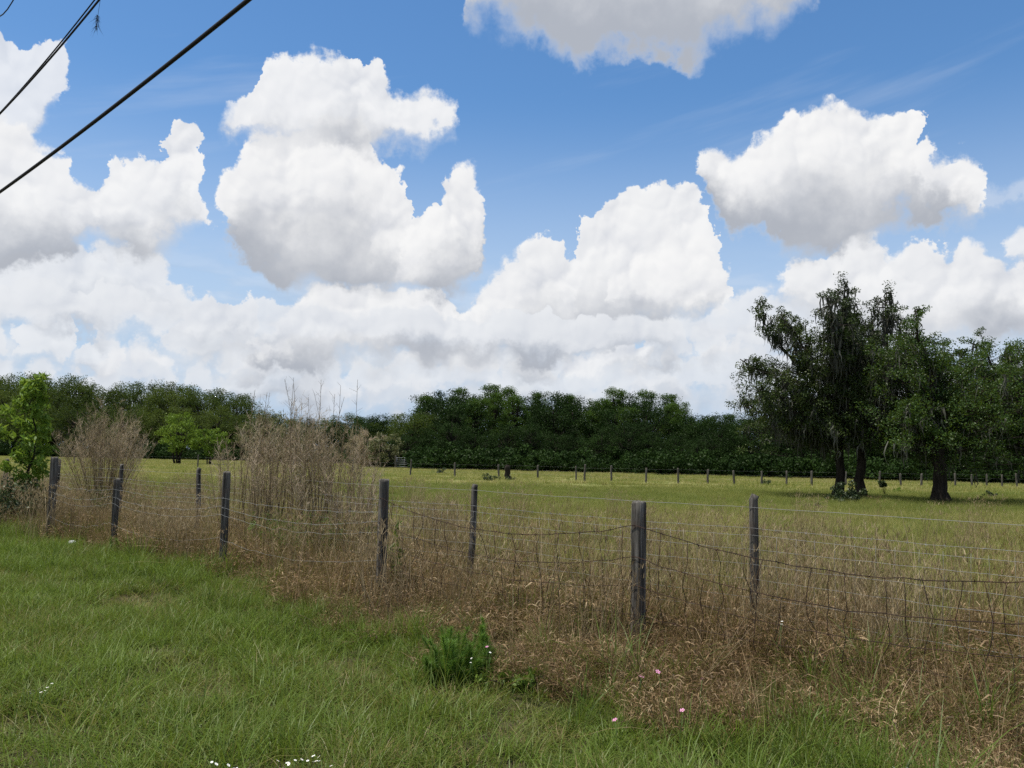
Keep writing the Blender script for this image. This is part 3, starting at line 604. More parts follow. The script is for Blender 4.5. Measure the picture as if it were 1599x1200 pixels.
big_oak('oak_tree', 1307, 39.4, 0, [(-3.8, 8.9), (-3.2, 8.0), (-2.4, 8.2), (-4.3, 5.0), (-4.2, 6.6), (-3.5, 3.6), (-2.9, 5.8), (-1.9, 4.4), (-1.2, 6.6), (-3.3, 4.6), (0.6, 5.6)], 0.19, 3, M['oakleaf'],
        'leftmost of the dark moss hung oaks in the pasture, leaning left', 0.65, nleaf=64, fill=[(-2.6, 3.3, 1.3), (-3.0, 5.2, 1.1), (-0.4, 3.4, 1.0)])
big_oak('oak_tree', 1343, 38.7, 0, [(-0.75, 9.9), (0.0, 9.4), (1.14, 9.6), (-2.3, 8.9), (-2.0, 7.6), (0.6, 8.3), (1.5, 7.6), (-1.0, 7.4), (1.2, 5.6), (-1.6, 5.0), (0.1, 6.0), (1.3, 8.8), (-1.5, 8.0)], 0.20, 5, M['oakleaf'],
        'tallest oak with a straight trunk and long grey moss, middle trunk of three', 1.1, nleaf=50, fill=[(-1.2, 3.4, 1.1), (0.6, 3.6, 1.2), (0.2, 5.8, 1.0)])
big_oak('oak_tree', 1470, 35.8, 0, [(-1.36, 8.2), (-0.5, 7.2), (-2.0, 7.1), (-2.5, 5.4), (1.4, 6.9), (0.4, 6.4), (-1.6, 3.2), (1.9, 3.6), (2.6, 5.0), (-2.4, 4.0), (0.9, 5.2), (2.2, 6.3)], 0.27, 8, M['oakbrt'],
        'bushy green oak with a thick trunk, rightmost trunk in the pasture', 0.35, nleaf=66, lean=-0.12, fill=[(-1.4, 3.4, 1.4), (1.4, 3.2, 1.6), (0.2, 4.8, 1.7), (2.3, 4.6, 1.3), (-1.6, 5.6, 0.9)])
big_oak('oak_tree', 1640, 37.5, 0, [(-3.8, 7.0), (-2.7, 7.3), (-1.6, 7.0), (-4.4, 5.6), (-3.5, 4.4), (-2.4, 5.2), (-0.4, 7.2), (-4.2, 3.6), (0.8, 6.6), (-2.2, 3.2), (1.8, 5.2), (1.2, 3.4)], 0.34, 12, M['oakbrt'],
        'dark oak crown cut off by the right edge, trunk out of view', 0.3, nleaf=66, fill=[(-3.2, 3.0, 1.7), (-3.0, 5.0, 1.5), (-1.2, 3.2, 1.6), (-1.0, 5.2, 1.4)])

def crown_pts(kind, n, r_):
    if kind == 'round':
        d = unit(r_.normal(0, 1, (n, 3))); r = r_.uniform(0.35, 1.0, n) ** 0.5
        P = d * r[:, None] * [0.40, 0.40, 0.46]; P[:, 2] += 0.54
        P *= 1 + 0.13 * np.sin(5 * np.arctan2(d[:, 1], d[:, 0]) + r_.uniform(0, 6))[:, None] * [1, 1, 0.3]
    elif kind == 'low':
        d = unit(r_.normal(0, 1, (n, 3))); r = r_.uniform(0.3, 1.0, n) ** 0.5
        P = d * r[:, None] * [0.52, 0.52, 0.47]; P[:, 2] += 0.50
    else:                                                               # cypress: narrow, tapering, ragged
        z = r_.uniform(0.12, 1.0, n); a = r_.uniform(0, 6.28, n); w_ = 0.30 * (1.02 - z) ** 0.42 * np.sqrt(r_.uniform(0.1, 1, n)); P = np.stack([np.cos(a) * w_, np.sin(a) * w_, z], -1)
    return P
def wood_tree_meshes(kind, leaf, seed, ncl=120, per=120, rad=0.110, size=(0.019, 0.0115)):
    """unit-height tree: tapered trunk, limbs to the leaf clumps, crown of leaf clumps"""
    r_ = np.random.default_rng(seed); C = crown_pts(kind, ncl, r_); tr, lf = MB(), MB()
    tr.tube(limb_pts((0, 0, -0.02), (r_.normal(0, 0.02), r_.normal(0, 0.02), 0.8), r_, 6, 0.01, 0), np.linspace(0.028, 0.006, 6), 6)
    for c in C[::2]:
        tr.tube(limb_pts((0, 0, max(0.12, c[2] * 0.62)), c, r_, 4, 0.05, 0.05), np.linspace(0.010, 0.002, 4), 4, cap=False)
    lf.add(*cards(C, per, r_.uniform(0.6, 1.25, ncl) * rad * (0.75 if kind == 'cone' else 1), size, r_, 0.7, 0.6, 0.3))
    return tr.mesh('wood_trunk', M['bark'], True), lf.mesh('wood_crown', leaf)
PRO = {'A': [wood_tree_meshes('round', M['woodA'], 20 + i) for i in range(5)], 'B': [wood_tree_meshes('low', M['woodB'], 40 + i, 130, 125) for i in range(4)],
       'C': [wood_tree_meshes('cone', M['woodC'], 60 + i, 130, 100, 0.095, (0.015, 0.0085)) for i in range(4)], 'L': [wood_tree_meshes('low', M['woodA'], 80 + i, 130, 125) for i in range(3)],
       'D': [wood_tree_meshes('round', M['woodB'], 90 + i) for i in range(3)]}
def tree_copy(name, proto, base, h, wide, label, group, rz):
    t = thing(name, base, label, 'tree', group, rz)
    for nm, me in zip(('trunk', 'crown'), proto):
        o = obj(nm, me, t); o.scale = (h * wide, h * wide, h)
    return t
SKY = [(-140,575),(0,581),(20,578),(60,583),(110,579),(140,592),(175,600),(220,588),(260,592),(300,597),(340,605),(365,612),(390,628),(420,645),(450,650),(500,652),(545,648),(575,650),(600,652),(620,645),(640,650),(655,630),(670,610),(690,606),(720,608),(760,604),(800,603),(830,616),(850,606),(880,611),(905,619),(925,619),(950,609),(985,613),(1020,612),(1045,618),(1070,630),(1090,645),(1110,650),(1150,652),(1200,648),(1300,640),(1400,630),(1500,620),(1600,600),(1800,600)]
DIST = [(-140,155),(0,152),(400,150),(540,146),(590,112),(640,106),(960,103),(1150,97),(1600,86),(1800,82)]
def skyl(px): return float(np.interp(px, *zip(*SKY)))
def dist(px): return float(np.interp(px, *zip(*DIST)))
ORD = ['first', 'second', 'third', 'fourth', 'fifth', 'sixth', 'seventh', 'eighth', 'ninth', 'tenth', 'eleventh', 'twelfth', 'thirteenth', 'fourteenth', 'fifteenth', 'sixteenth', 'seventeenth', 'eighteenth', 'nineteenth', 'twentieth']
trg = np.random.default_rng(5)
def wood_row(px0, px1, n, dd, frac, kinds, wide, lab, group, jit=6.0):
    for q in range(n):
        px = px0 + (px1 - px0) * (q + 0.5) / n + trg.uniform(-1, 1) * jit; Y_ = dist(px) + dd + trg.uniform(-2, 2)
        h = ((hor(px) - skyl(px)) * Y_ / FPX + EYE) * trg.uniform(*frac)
        k = kinds[trg.integers(len(kinds))]; pr = PRO[k][trg.integers(len(PRO[k]))]
        tree_copy({'C': 'cypress_tree'}.get(k, 'oak_tree'), pr, on_ground(px, Y_), h, wide * trg.uniform(0.85, 1.15), lab.format(ORD[q]), group, trg.uniform(0, 6.28))
wood_row(-90, 430, 14, 0, (0.55, 0.80), 'LLA', 0.95, 'mid green oak in the front row of the left wood, {} from the left', 'front row of the left wood')
wood_row(-90, 415, 13, 11, (0.86, 1.0), 'A', 0.9, 'green oak crown behind the front row of the left wood, {} from the left', 'second row of the left wood', 9)
wood_row(-90, 400, 11, 22, (0.95, 1.04), 'A', 0.85, 'oak treetop on the skyline of the left wood, {} from the left', 'skyline row of the left wood', 10)
wood_row(405, 650, 12, 6, (0.92, 1.06), 'LAD', 1.25, 'low oak in the distant gap between the woods, {} from the left', 'low trees between the woods')
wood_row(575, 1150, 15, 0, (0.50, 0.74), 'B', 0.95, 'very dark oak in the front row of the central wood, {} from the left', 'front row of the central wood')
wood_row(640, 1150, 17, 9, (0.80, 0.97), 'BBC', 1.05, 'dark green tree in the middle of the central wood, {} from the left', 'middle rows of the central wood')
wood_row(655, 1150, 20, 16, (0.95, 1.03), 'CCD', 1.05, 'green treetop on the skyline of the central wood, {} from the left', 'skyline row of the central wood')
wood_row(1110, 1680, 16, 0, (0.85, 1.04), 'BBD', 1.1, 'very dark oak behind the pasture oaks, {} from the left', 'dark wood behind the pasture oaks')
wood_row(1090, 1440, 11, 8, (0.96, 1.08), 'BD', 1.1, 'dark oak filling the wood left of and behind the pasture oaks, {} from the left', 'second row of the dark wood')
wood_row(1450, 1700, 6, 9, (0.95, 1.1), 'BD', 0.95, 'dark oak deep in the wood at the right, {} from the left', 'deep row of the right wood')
# small bright trees at the edge of the left wood
for px, yb, yt, Y_, wd, lab in ((278, 716, 636, 100, 0.85, 'small bright green oak standing in front of the left wood'), (327, 717, 660, 98, 1.25, 'lower of the two small bright green trees before the left wood')):
    tr, lf = MB(), MB(); r_ = np.random.default_rng(int(px)); h = (yb - yt) * Y_ / FPX; b = on_ground(px, Y_)
    C = crown_pts('round', 60, r_) * [wd, wd, 1]; C[:, 2] = 0.22 + (C[:, 2] - 0.08) * 0.85
    for q in range(4):
        a = q * 1.6; tr.tube(limb_pts((math.cos(a) * 0.05, math.sin(a) * 0.05, -0.02), (math.cos(a) * 0.16, math.sin(a) * 0.16, 0.6), r_, 5, 0.03, 0) * h, np.linspace(0.022, 0.008, 5) * h, 5)
    for c in C[::2]: tr.tube(limb_pts((0, 0, c[2] * 0.6), c, r_, 4, 0.05, 0.05) * h, np.linspace(0.008, 0.002, 4) * h, 4, cap=False)
    lf.add(*cards(C * h, 75, r_.uniform(0.08, 0.14, 60) * h, (0.2, 0.13), r_, 0.65, 0.7, 0.3))
    t = thing('small_oak_tree', b, lab, 'tree'); obj('trunk', tr.mesh('trunk', M['bark'], True), t); obj('crown', lf.mesh('crown', leafy('small_oak_leaf', [(0, (0.05, 0.10, 0.012)), (0.5, (0.11, 0.185, 0.02)), (1, (0.18, 0.26, 0.04))], 0.35, 0.015)), t)
# olive tan tree and pale twiggy shrubs in the gap
for px, yt, Y_, wd, m_, lab, nm in ((408, 632, 112, 0.95, 'olive', 'olive tan tree behind the tall dead weeds', 'willow_tree'), (448, 655, 118, 1.2, 'olive', 'lower olive bush right of the olive tan tree', 'willow_tree'), (575, 668, 104, 1.0, 'deadtw', 'pale bare twiggy shrub at the foot of the central wood', 'bare_shrub'), (603, 672, 102, 0.9, 'olive', 'greyish leafy shrub left of the far gate', 'leafy_shrub')):
    r_ = np.random.default_rng(int(px) + 1); h = (hor(px) - yt) * Y_ / FPX + EYE; tr, lf = MB(), MB(); C = crown_pts('low', 55, r_) * [wd, wd, 1]
    for c in C: tr.tube(limb_pts((r_.normal(0, .04), r_.normal(0, .04), -0.02), c, r_, 5, 0.08, 0.05) * h, np.linspace(0.012, 0.003, 5) * h, 4, cap=False)
    lf.add(*cards(C * h, 55, r_.uniform(0.08, 0.14, 55) * h, (0.3, 0.09) if m_ != 'deadtw' else (0.5, 0.035), r_, 0.8, 0.2, 0.3))
    t = thing(nm, on_ground(px, Y_), lab, 'tree' if 'tree' in nm else 'shrub'); obj('stems' if 'shrub' in nm else 'trunk', tr.mesh('trunk', M['bark'] if m_ != 'deadtw' else M['deadtw'], True), t); obj('crown', lf.mesh('crown', M[m_]), t)
# undergrowth along the foot of the woods
ug = []
for q in range(6):
    r_ = np.random.default_rng(200 + q); mb = MB(); C = r_.normal(0, 1, (16, 3)) * [0.8, 0.6, 0.4]; C[:, 2] = np.abs(C[:, 2]) + 0.35
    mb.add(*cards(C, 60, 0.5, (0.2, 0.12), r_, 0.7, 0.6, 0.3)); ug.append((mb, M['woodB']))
px = trg.uniform(-120, 1720, 620); pts = np.array([on_ground(p, dist(p) - 5 + trg.uniform(-2, 6)) for p in px])
scatter('undergrowth', pts, tuft_coll('undergrowth_bush', ug), trg.uniform(0.7, 1.8, len(pts)), 0.05, 'dark leafy undergrowth along the foot of the woods', 'undergrowth')

# ------------------------------------------------------------------ fences
def box_post(h, w, seed, chamfer=0.012):
    """split square post: worn edges, slightly twisted, ragged sloping top, sunk in the soil"""
    r_ = np.random.default_rng(seed); prof = []
    for sx, sy in ((1, 1), (-1, 1), (-1, -1), (1, -1)):
        q = [(sx * w / 2, sy * (w / 2 - chamfer)), (sx * (w / 2 - chamfer), sy * w / 2)]
        prof += q if sx * sy > 0 else q[::-1]
    prof = np.array(prof); zs = np.array([-0.3, 0, 0.2, 0.4, 0.6, 0.8, 0.92, 0.985, 1.0]) * h; rings = []
    for k, z in enumerate(zs):
        a = 0.05 * (z / h) * r_.normal(0, 1); s_ = 1 + r_.normal(0, 0.015) - (0.10 if k == len(zs) - 1 else 0); c, s = math.cos(a), math.sin(a)
        ring = prof * s_ @ np.array([[c, -s], [s, c]]) + r_.normal(0, w * 0.012, (8, 2)); zz = np.full(8, z) + (r_.normal(0, 0.008, 8) if k >= len(zs) - 2 else 0)
        rings.append(np.column_stack([ring, zz]))
    n = len(zs); V = np.vstack(rings + [np.array([[0, 0, zs[-1] - 0.006]])]); i, j = np.meshgrid(np.arange(n - 1), np.arange(8), indexing='ij'); j2 = (j + 1) % 8
    F = [np.stack([i * 8 + j, i * 8 + j2, (i + 1) * 8 + j2, (i + 1) * 8 + j], -1).reshape(-1, 4), np.array([[n * 8, (n - 1) * 8 + q, (n - 1) * 8 + (q + 1) % 8] for q in range(8)])]
    mb = MB(); mb.add(V, F); return mb
def round_post(h, r, seed, sides=10):
    r_ = np.random.default_rng(seed); mb = MB(); zs = np.array([-0.3, 0, 0.25, 0.5, 0.75, 0.97, 1.0]) * h
    mb.tube(np.column_stack([r_.normal(0, 0.006, 7), r_.normal(0, 0.006, 7), zs]), r * np.array([1.05, 1.04, 1, 1.01, 0.98, 0.97, 0.86]), sides); return mb
def wire_pts(a, b, sag, n=26, jit=0.004, seed=0):
    r_ = np.random.default_rng(seed); s = np.linspace(0, 1, n); P = a + (b - a) * s[:, None]; P[:, 2] -= 4 * sag * s * (1 - s)
    P[1:-1] += r_.normal(0, jit, (n - 2, 3)); return P
def add_barbs(mb, P, step, r, seed):
    r_ = np.random.default_rng(seed); L = np.r_[0, np.cumsum(np.linalg.norm(np.diff(P, axis=0), axis=1))]
    for s in np.arange(step * 0.5, L[-1], step):
        p = np.array([np.interp(s, L, P[:, k]) for k in range(3)])
        for _ in range(2):
            d = unit(r_.normal(0, 1, 3)) * 0.016; mb.tube([p - d, p, p + d], [r * 0.5, r * 1.5, r * 0.5], 3, cap=False)
face_rot = math.atan2(dirn[1], dirn[0])
fence1 = thing('wire_fence', FP[0], 'old sagging wire fence on square weathered posts beside the verge', 'fence')
o1 = FP[0]
EXT = FP[0] - dirn * 3.5
def top_z(k, px, py): return float(at(px, py, FP[k][1])[2] - gz_(FP[k][0], FP[k][1]))
NEAR = [(EXT, 1.25, 0.095, 0.1), (FP[0], top_z(0, 996, 783), 0.096, 0.0), (FP[1], top_z(1, 596, 748), 0.095, -0.55), (FP[2], top_z(2, 349, 737), 0.095, -0.5), (FP[3], top_z(3, 177, 748), 0.092, -0.45), (FP[4], top_z(4, 79, 714), 0.11, -0.5), (FP[4] + dirn * 3.4, 1.3, 0.1, 0.1)]
for q, (p, h, w, rz) in enumerate(NEAR):
    o = obj('post', box_post(h, w, 300 + q).mesh('post', M['post']), fence1, p - o1 + [0, 0, float(gz_(p[0], p[1]))]); o.rotation_euler = (trg.normal(0, 0.006), trg.normal(0, 0.006), face_rot + rz)
def hpt(p, z, out=0.0): return np.array([p[0], p[1], z]) - perp * out - o1
def staple_mesh():
    mb = MB(); mb.tube([(-0.008, 0, -0.012), (-0.008, -0.006, 0), (0.008, -0.006, 0), (0.008, 0, -0.012)], 0.002, 4); return mb.mesh('staple', M['rust'])
# rusty woven wire sagging between the right hand posts
rust_z = [1.07, 0.82, 0.595, 0.36]; sags = [(0.20, 0.20), (0.19, 0.19), (0.13, 0.15), (0.05, 0.06)]
for sp, (ia, ib) in enumerate(((1, 2), (0, 1))):
    pa, pb = NEAR[ia][0], NEAR[ib][0]; ws = []
    for k, z in enumerate(rust_z):
        za, zb = (z, z + 0.08) if sp == 0 else (z - 0.02, z)
        P = wire_pts(hpt(pa, za, 0.06), hpt(pb, zb, 0.06), sags[k][sp], 30, 0.004, 400 + k + 10 * sp); ws.append(P)
        mb = MB(); mb.tube(P, 0.0032 if k < 2 else 0.0028, 5)
        if k == 0: add_barbs(mb, P, 0.16, 0.0022, 450 + sp)
        obj('rusty_wire', mb.mesh('rusty_wire', M['rust'], True), fence1)
    r_ = np.random.default_rng(470 + sp); n_ = 22
    for q in range(n_):
        s = (q + 0.5 + r_.uniform(-0.25, 0.25)) / n_; mb = MB(); i0 = int(s * 29); nodes = [w_[i0] + r_.normal(0, 0.03, 3) * [1, 1, 0] * (k > 0) for k, w_ in enumerate(ws)]
        if r_.uniform() < 0.25: nodes = nodes[1:]
        P = [nodes[0]]
        for a_, b_ in zip(nodes[:-1], nodes[1:]): P += [(a_ + b_) / 2 + r_.normal(0, 0.016, 3), b_]
        P.append(nodes[-1] + np.array([r_.normal(0, 0.04), 0, -0.26])); P = np.array(P)
        mb.tube(P, 0.0027, 4); obj('stay_wire', mb.mesh('stay_wire', M['rust']), fence1)
# slack galvanised strands along the left hand posts, carried round the fronts of the posts
for sp in range(3, 6):
    pa, pb = NEAR[sp - 1][0], NEAR[sp][0]
    for k, (z, sg) in enumerate(((1.0, 0.05), (0.88, 0.10), (0.79, 0.10), (0.48, 0.12))):
        P = wire_pts(hpt(pa, z + 0.02 * (k % 2), 0.062), hpt(pb, z, 0.062), sg, 24, 0.006, 500 + 10 * sp + k); mb = MB(); mb.tube(P, 0.0015, 4)
        if k < 2: add_barbs(mb, P, 0.2, 0.0015, 520 + sp)
        obj('wire_strand', mb.mesh('wire_strand', M['galv'], True), fence1)
for q, (p, h, w, rz) in enumerate(NEAR[1:5]):
    for z in (1.05, 0.8, 0.5):
        o = obj('staple', staple_mesh() if q + z == 1.05 else bpy.data.meshes['staple'], fence1, hpt(p, z, 0.055)); o.rotation_euler[2] = face_rot + rz
# the newer fence just behind: slim round posts, woven galvanised wire and two strands above
IP = [on_ground(px, Y_) for px, Y_ in ((1176, 7.3), (738, 9.8), (485, 12.05), (313, 14.3), (192, 16.55), (92, 18.9))]
d2 = unit(IP[3] - IP[0]); IP = [IP[0] - d2 * 3.8] + IP + [IP[-1] + d2 * 3.6]; o2 = IP[1]
fence2 = thing('wire_fence', o2, 'newer woven wire fence on slim round posts just behind the old fence', 'fence')
for q, p in enumerate(IP):
    if q == 3: continue                                                # none shows among the tall weeds
    o = obj('post', round_post(1.285 if q != 6 else 1.36, 0.038 if q < 6 else 0.05, 600 + q).mesh('post', M['post'], True), fence2, p - o2 + [0, 0, float(gz_(p[0], p[1]))]); o.rotation_euler = (trg.normal(0, 0.012), trg.normal(0, 0.012), 0)
GZ = [1.218, 1.046, 0.986, 0.868, 0.743, 0.624, 0.47, 0.351, 0.2]
for k, z in enumerate(GZ):
    for sp in range(len(IP) - 1):
        a, b = IP[sp] - o2 - perp * 0.05, IP[sp + 1] - o2 - perp * 0.05; a, b = a + [0, 0, z], b + [0, 0, z]
        P = wire_pts(a, b, 0.008 + 0.01 * (k % 3), 20, 0.0035 if k > 1 else 0.002, 620 + 20 * k + sp); mb = MB(); mb.tube(P, 0.0013 if k else 0.0016, 4)
        if k == 1: add_barbs(mb, P, 0.13, 0.0015, 800 + sp)
        obj('top_wire' if k == 0 else 'barbed_wire' if k == 1 else 'woven_wire', mb.mesh('woven_wire', M['galv'], True), fence2)
vm_ = MB(); r_ = np.random.default_rng(9); zz = np.array(GZ[2:] + [0.03]); vm_.tube(np.column_stack([r_.normal(0, 0.004, len(zz)), r_.normal(0, 0.004, len(zz)), zz]), 0.0010, 4)
vmesh = vm_.mesh('stay_wire', M['galv'])
for sp in range(3):
    for q in range(24):
        p = IP[sp] + (IP[sp + 1] - IP[sp]) * (q + 0.5) / 24 - perp * 0.05; o = obj('stay_wire', vmesh, fence2, p - o2); o.rotation_euler = (trg.normal(0, 0.01), trg.normal(0, 0.01), trg.uniform(0, 6))
# the far fence across the pasture
far = [(117, 700, 0), (310, 730, 0), (460, 736, 0), (552, 740, 0), (641.6, 743.5, 1.25), (711, 745, 1.1), (779.5, 746, 1.05), (840.5, 747.5, 1.05), (900, 751, 1.1), (913, 753, 1.2), (955, 752.6, 1.05), (1009, 754.5, 1.0), (1059, 755, 1.0), (1105, 755.5, 1.0), (1146, 757, 1.0), (1189, 757, 1.0), (1228, 758, 1.0), (1267, 758.5, 1.0), (1320, 759, 1.0), (1373, 759, 1.05), (1406, 759.5, 1.0), (1438, 760, 1.0), (1491, 760, 1.05), (1517, 760.5, 1.0), (1540, 760.5, 1.0), (1564, 761, 1.0), (1587, 761, 1.05), (1640, 762, 1.0)]
fp = []
for px, yb, h in far:
    Y_ = FPX * EYE / max(yb - hor(px), 20); Y_ = {117: 88, 310: 82, 460: 77, 552: 71}.get(px, Y_); fp.append((on_ground(px, Y_), h or 1.15))
fence3 = thing('wire_fence', fp[0][0], 'distant post and wire fence running across the yellow pasture', 'fence'); o3 = fp[0][0]
for q, (p, h) in enumerate(fp):
    o = obj('post', round_post(h * trg.uniform(0.95, 1.08), trg.uniform(0.06, 0.085), 900 + q, 7).mesh('post', M['post'], True), fence3, p - o3); o.rotation_euler = (trg.normal(0, 0.025), trg.normal(0, 0.025), 0)
for z in (0.95, 0.65, 0.35):
    mb = MB(); mb.tube(np.array([p - o3 + [0, 0, z] for p, h in fp]), 0.0016, 4); obj('wire_strand', mb.mesh('wire_strand', M['galv']), fence3)
# stump-like old corner post, far gate
p = on_ground(793, FPX * EYE / (750 - hor(793))); r_ = np.random.default_rng(77); mb = MB(); zs = np.linspace(-0.2, 1.05, 8)
mb.tube(np.column_stack([r_.normal(0, 0.03, 8), r_.normal(0, 0.03, 8), zs]), np.array([0.27, 0.25, 0.21, 0.19, 0.2, 0.19, 0.21, 0.12]), 9)
t = thing('tree_stump', p, 'thick broken tree stump by the distant fence', 'stump'); obj('trunk', mb.mesh('stump', M['bark']), t)
lf = MB(); lf.add(*cards(r_.normal(0, 1, (10, 3)) * [0.4, 0.3, 0.08] + [0.1, -0.1, 0.15], 25, 0.16, (0.1, 0.05), r_)); obj('weeds', lf.mesh('stump_weeds', M['shrub']), t)
p = on_ground(632, 100); gt = thing('farm_gate', p, 'small grey metal farm gate at the edge of the central wood', 'gate')
for z in (0.25, 0.5, 0.75, 1.0, 1.25):
    mb = MB(); mb.tube([(-0.9, 0, z), (0.9, 0, z)], 0.03, 5); obj('rail', mb.mesh('rail', M['gate']), gt)
for x_ in (-0.9, 0, 0.9):
    mb = MB(); mb.tube([(x_, 0.01, 0.15), (x_, 0.01, 1.32)], 0.03, 5); obj('upright', mb.mesh('upright', M['gate']), gt)
for x_ in (-1.05, 1.05): obj('gate_post', round_post(1.5, 0.09, 77).mesh('gate_post', M['post']), gt, (x_, 0, 0))

# ------------------------------------------------------------------ dead weeds, saplings, bushes
def dead_clump(px, Y_, n, spread, h, fan, seed, label, bushy=1.0, green=True, wisps=0):
    """dead fennel: many upright stems with fine plumes of twigs above, green new growth at the foot"""
    r_ = np.random.default_rng(seed); st, pl, gr = MB(), MB(), MB(); base = on_ground(px, Y_)
    for _ in range(n):
        a = r_.uniform(0, 6.28); rr = spread * math.sqrt(r_.uniform(0, 1)); b = np.array([math.cos(a) * rr, math.sin(a) * rr * 0.6, -0.03])
        hh = r_.uniform(h[0], h[1]) * (1.1 - 0.25 * rr / spread); lean = np.array([math.cos(a) * rr * fan, math.sin(a) * rr * fan * 0.6, 0]) + r_.normal(0, 0.12, 3) * [1, 1, 0]
        s = np.linspace(0, 1, 7)[:, None]; P = b + np.array([0, 0, hh]) * s + lean * s ** 1.6 + np.vstack([np.zeros(3), np.cumsum(r_.normal(0, 0.012, (6, 3)), 0)])
        rd = r_.uniform(0, 1); st.tube(P, np.linspace(0.006, 0.0022, 7), 4, rd, cap=False)
        m = int(r_.uniform(14, 30) * bushy); sv = r_.uniform(0.5, 1.0, m) ** 0.8; i_ = np.minimum((sv * 6).astype(int), 5); f_ = (sv * 6 - i_)[:, None]; p = P[i_] + (P[i_ + 1] - P[i_]) * f_
        d = unit(np.column_stack([r_.normal(0, 1, (m, 2)) * 0.55, r_.uniform(0.55, 1.3, m)])); L = r_.uniform(0.10, 0.34, m)[:, None] * (1.15 - 0.65 * sv[:, None]) * 1.2; sd_ = unit(np.cross(d, r_.normal(0, 1, (m, 3)))) * 0.0022
        mid = p + d * L * 0.55 + r_.normal(0, 0.012, (m, 3)); e = p + d * L + [0, 0, 0.02]
        V = np.stack([p - sd_, p + sd_, mid + sd_, mid - sd_, e], 1).reshape(-1, 3); k = np.arange(m)[:, None] * 5
        pl.add(V, [k + np.array([[0, 1, 2, 3]]), k + np.array([[3, 2, 4]])], np.repeat(np.clip(r_.normal(rd, 0.2, m), 0, 1), 5))
        # second order twiglets
        m2 = m * 3; q = r_.integers(0, m, m2); p2 = p[q] + (e[q] - p[q]) * r_.uniform(0.25, 0.95, m2)[:, None]; d2_ = unit(d[q] + r_.normal(0, 0.6, (m2, 3))); L2 = r_.uniform(0.03, 0.11, m2)[:, None]; s2 = unit(np.cross(d2_, r_.normal(0, 1, (m2, 3)))) * 0.0022
        V = np.stack([p2 - s2, p2 + s2, p2 + d2_ * L2], 1).reshape(-1, 3); pl.add(V, np.arange(m2 * 3).reshape(-1, 3), np.repeat(np.clip(r_.normal(rd, 0.25, m2), 0, 1), 3))
    for _ in range(wisps):                                             # a few stems stand clear above the rest
        b = np.array([r_.uniform(-spread, spread), r_.uniform(-0.3, 0.3), 0]); P = limb_pts(b, b + [r_.normal(0, 0.15), 0, h[1] * r_.uniform(1.0, 1.14)], r_, 6, 0.012, 0); st.tube(P, np.linspace(0.006, 0.002, 6), 4, 0.2, cap=False)
        for z in range(10): e = P[4] + (P[5] - P[4]) * r_.uniform(-0.6, 1); st.tube([e, e + [r_.normal(0, 0.05), 0, r_.uniform(0.03, 0.10)]], [0.002, 0.001], 3, 0.2, cap=False)
    t = thing('dead_weed_clump', base, label, 'weeds', 'tall dead weeds behind the old fence'); obj('stems', st.mesh('dead_stems', M['straw']), t); obj('plumes', pl.mesh('dead_plumes', M['deadtw']), t)
    if green:
        C = np.column_stack([r_.normal(0, spread * 0.55, 40), r_.normal(0, 0.3, 40), r_.uniform(0.1, 0.65, 40)]); gr.add(*cards(C, 90, 0.16, (0.09, 0.006), r_, 1.3, 0.0, 0.3)); obj('new_growth', gr.mesh('new_growth', M['fennel']), t)['label'] = 'feathery green shoots at the foot of the dead stems'
    return t
dead_clump(398, 12.9, 46, 0.52, (1.45, 2.15), 0.25, 31, 'left hand tall beige dead weeds between the two left posts', 1.0, False, 4)
dead_clump(452, 12.4, 62, 0.62, (1.6, 2.4), 0.20, 32, 'dense middle clump of tall beige dead weeds with green foot', 1.1, True, 7)
dead_clump(515, 12.0, 56, 0.55, (1.6, 2.35), 0.22, 33, 'right hand clump of tall dead weeds left of the second nearest square post', 1.1, True, 6)
dead_clump(562, 11.6, 34, 0.36, (1.0, 1.6), 0.2, 34, 'shorter thin dead weeds directly behind the second nearest square post', 0.7, False)
dead_clump(165, 18.0, 120, 0.34, (1.6, 2.55), 2.0, 35, 'fan shaped brown dead weed bush right of the green sapling', 1.4)
dead_clump(25, 17.6, 40, 0.6, (0.7, 1.2), 0.4, 36, 'low grey tangle of dead weeds at the left edge', 1.0, False)
# lone tall wisps
def sapling():
    r_ = np.random.default_rng(51); Y_ = 16.4; base = on_ground(47, Y_); tr, lf = MB(), MB(); H = 2.85
    tr.tube(limb_pts((0, 0, -0.1), (0.02, 0, H * 0.96), r_, 8, 0.01, 0), np.linspace(0.03, 0.006, 8), 6); C, D = [], []
    for q in range(27):
        z = 0.75 + (H - 0.8) * (q / 26); w_ = 0.48 * math.sin(math.pi * min(max((z - 0.35) / (H - 0.2), 0.08), 0.97)) ** 0.8 * r_.uniform(0.45, 1.25); a = q * 2.4
        e = np.array([math.cos(a) * w_, math.sin(a) * w_, z + 0.22 * w_ + 0.08]); P = limb_pts((0.01, 0, z - 0.12), e, r_, 5, 0.06, 0.08); tr.tube(P, np.linspace(0.009, 0.003, 5), 4, cap=False)
        C += [P[2], P[3], P[4], (P[3] + P[4]) / 2 + [0, 0, 0.04]]
    lf.add(*cards(np.array(C), 20, 0.14, (0.15, 0.045), r_, 0.8, 0.3, 0.3, droop=0.5))
    t = thing('sapling', base, 'bright green leafy sapling behind the fence at the left edge', 'tree'); obj('trunk', tr.mesh('trunk', M['bark'], True), t); obj('crown', lf.mesh('crown', M['limelf']), t)
sapling()
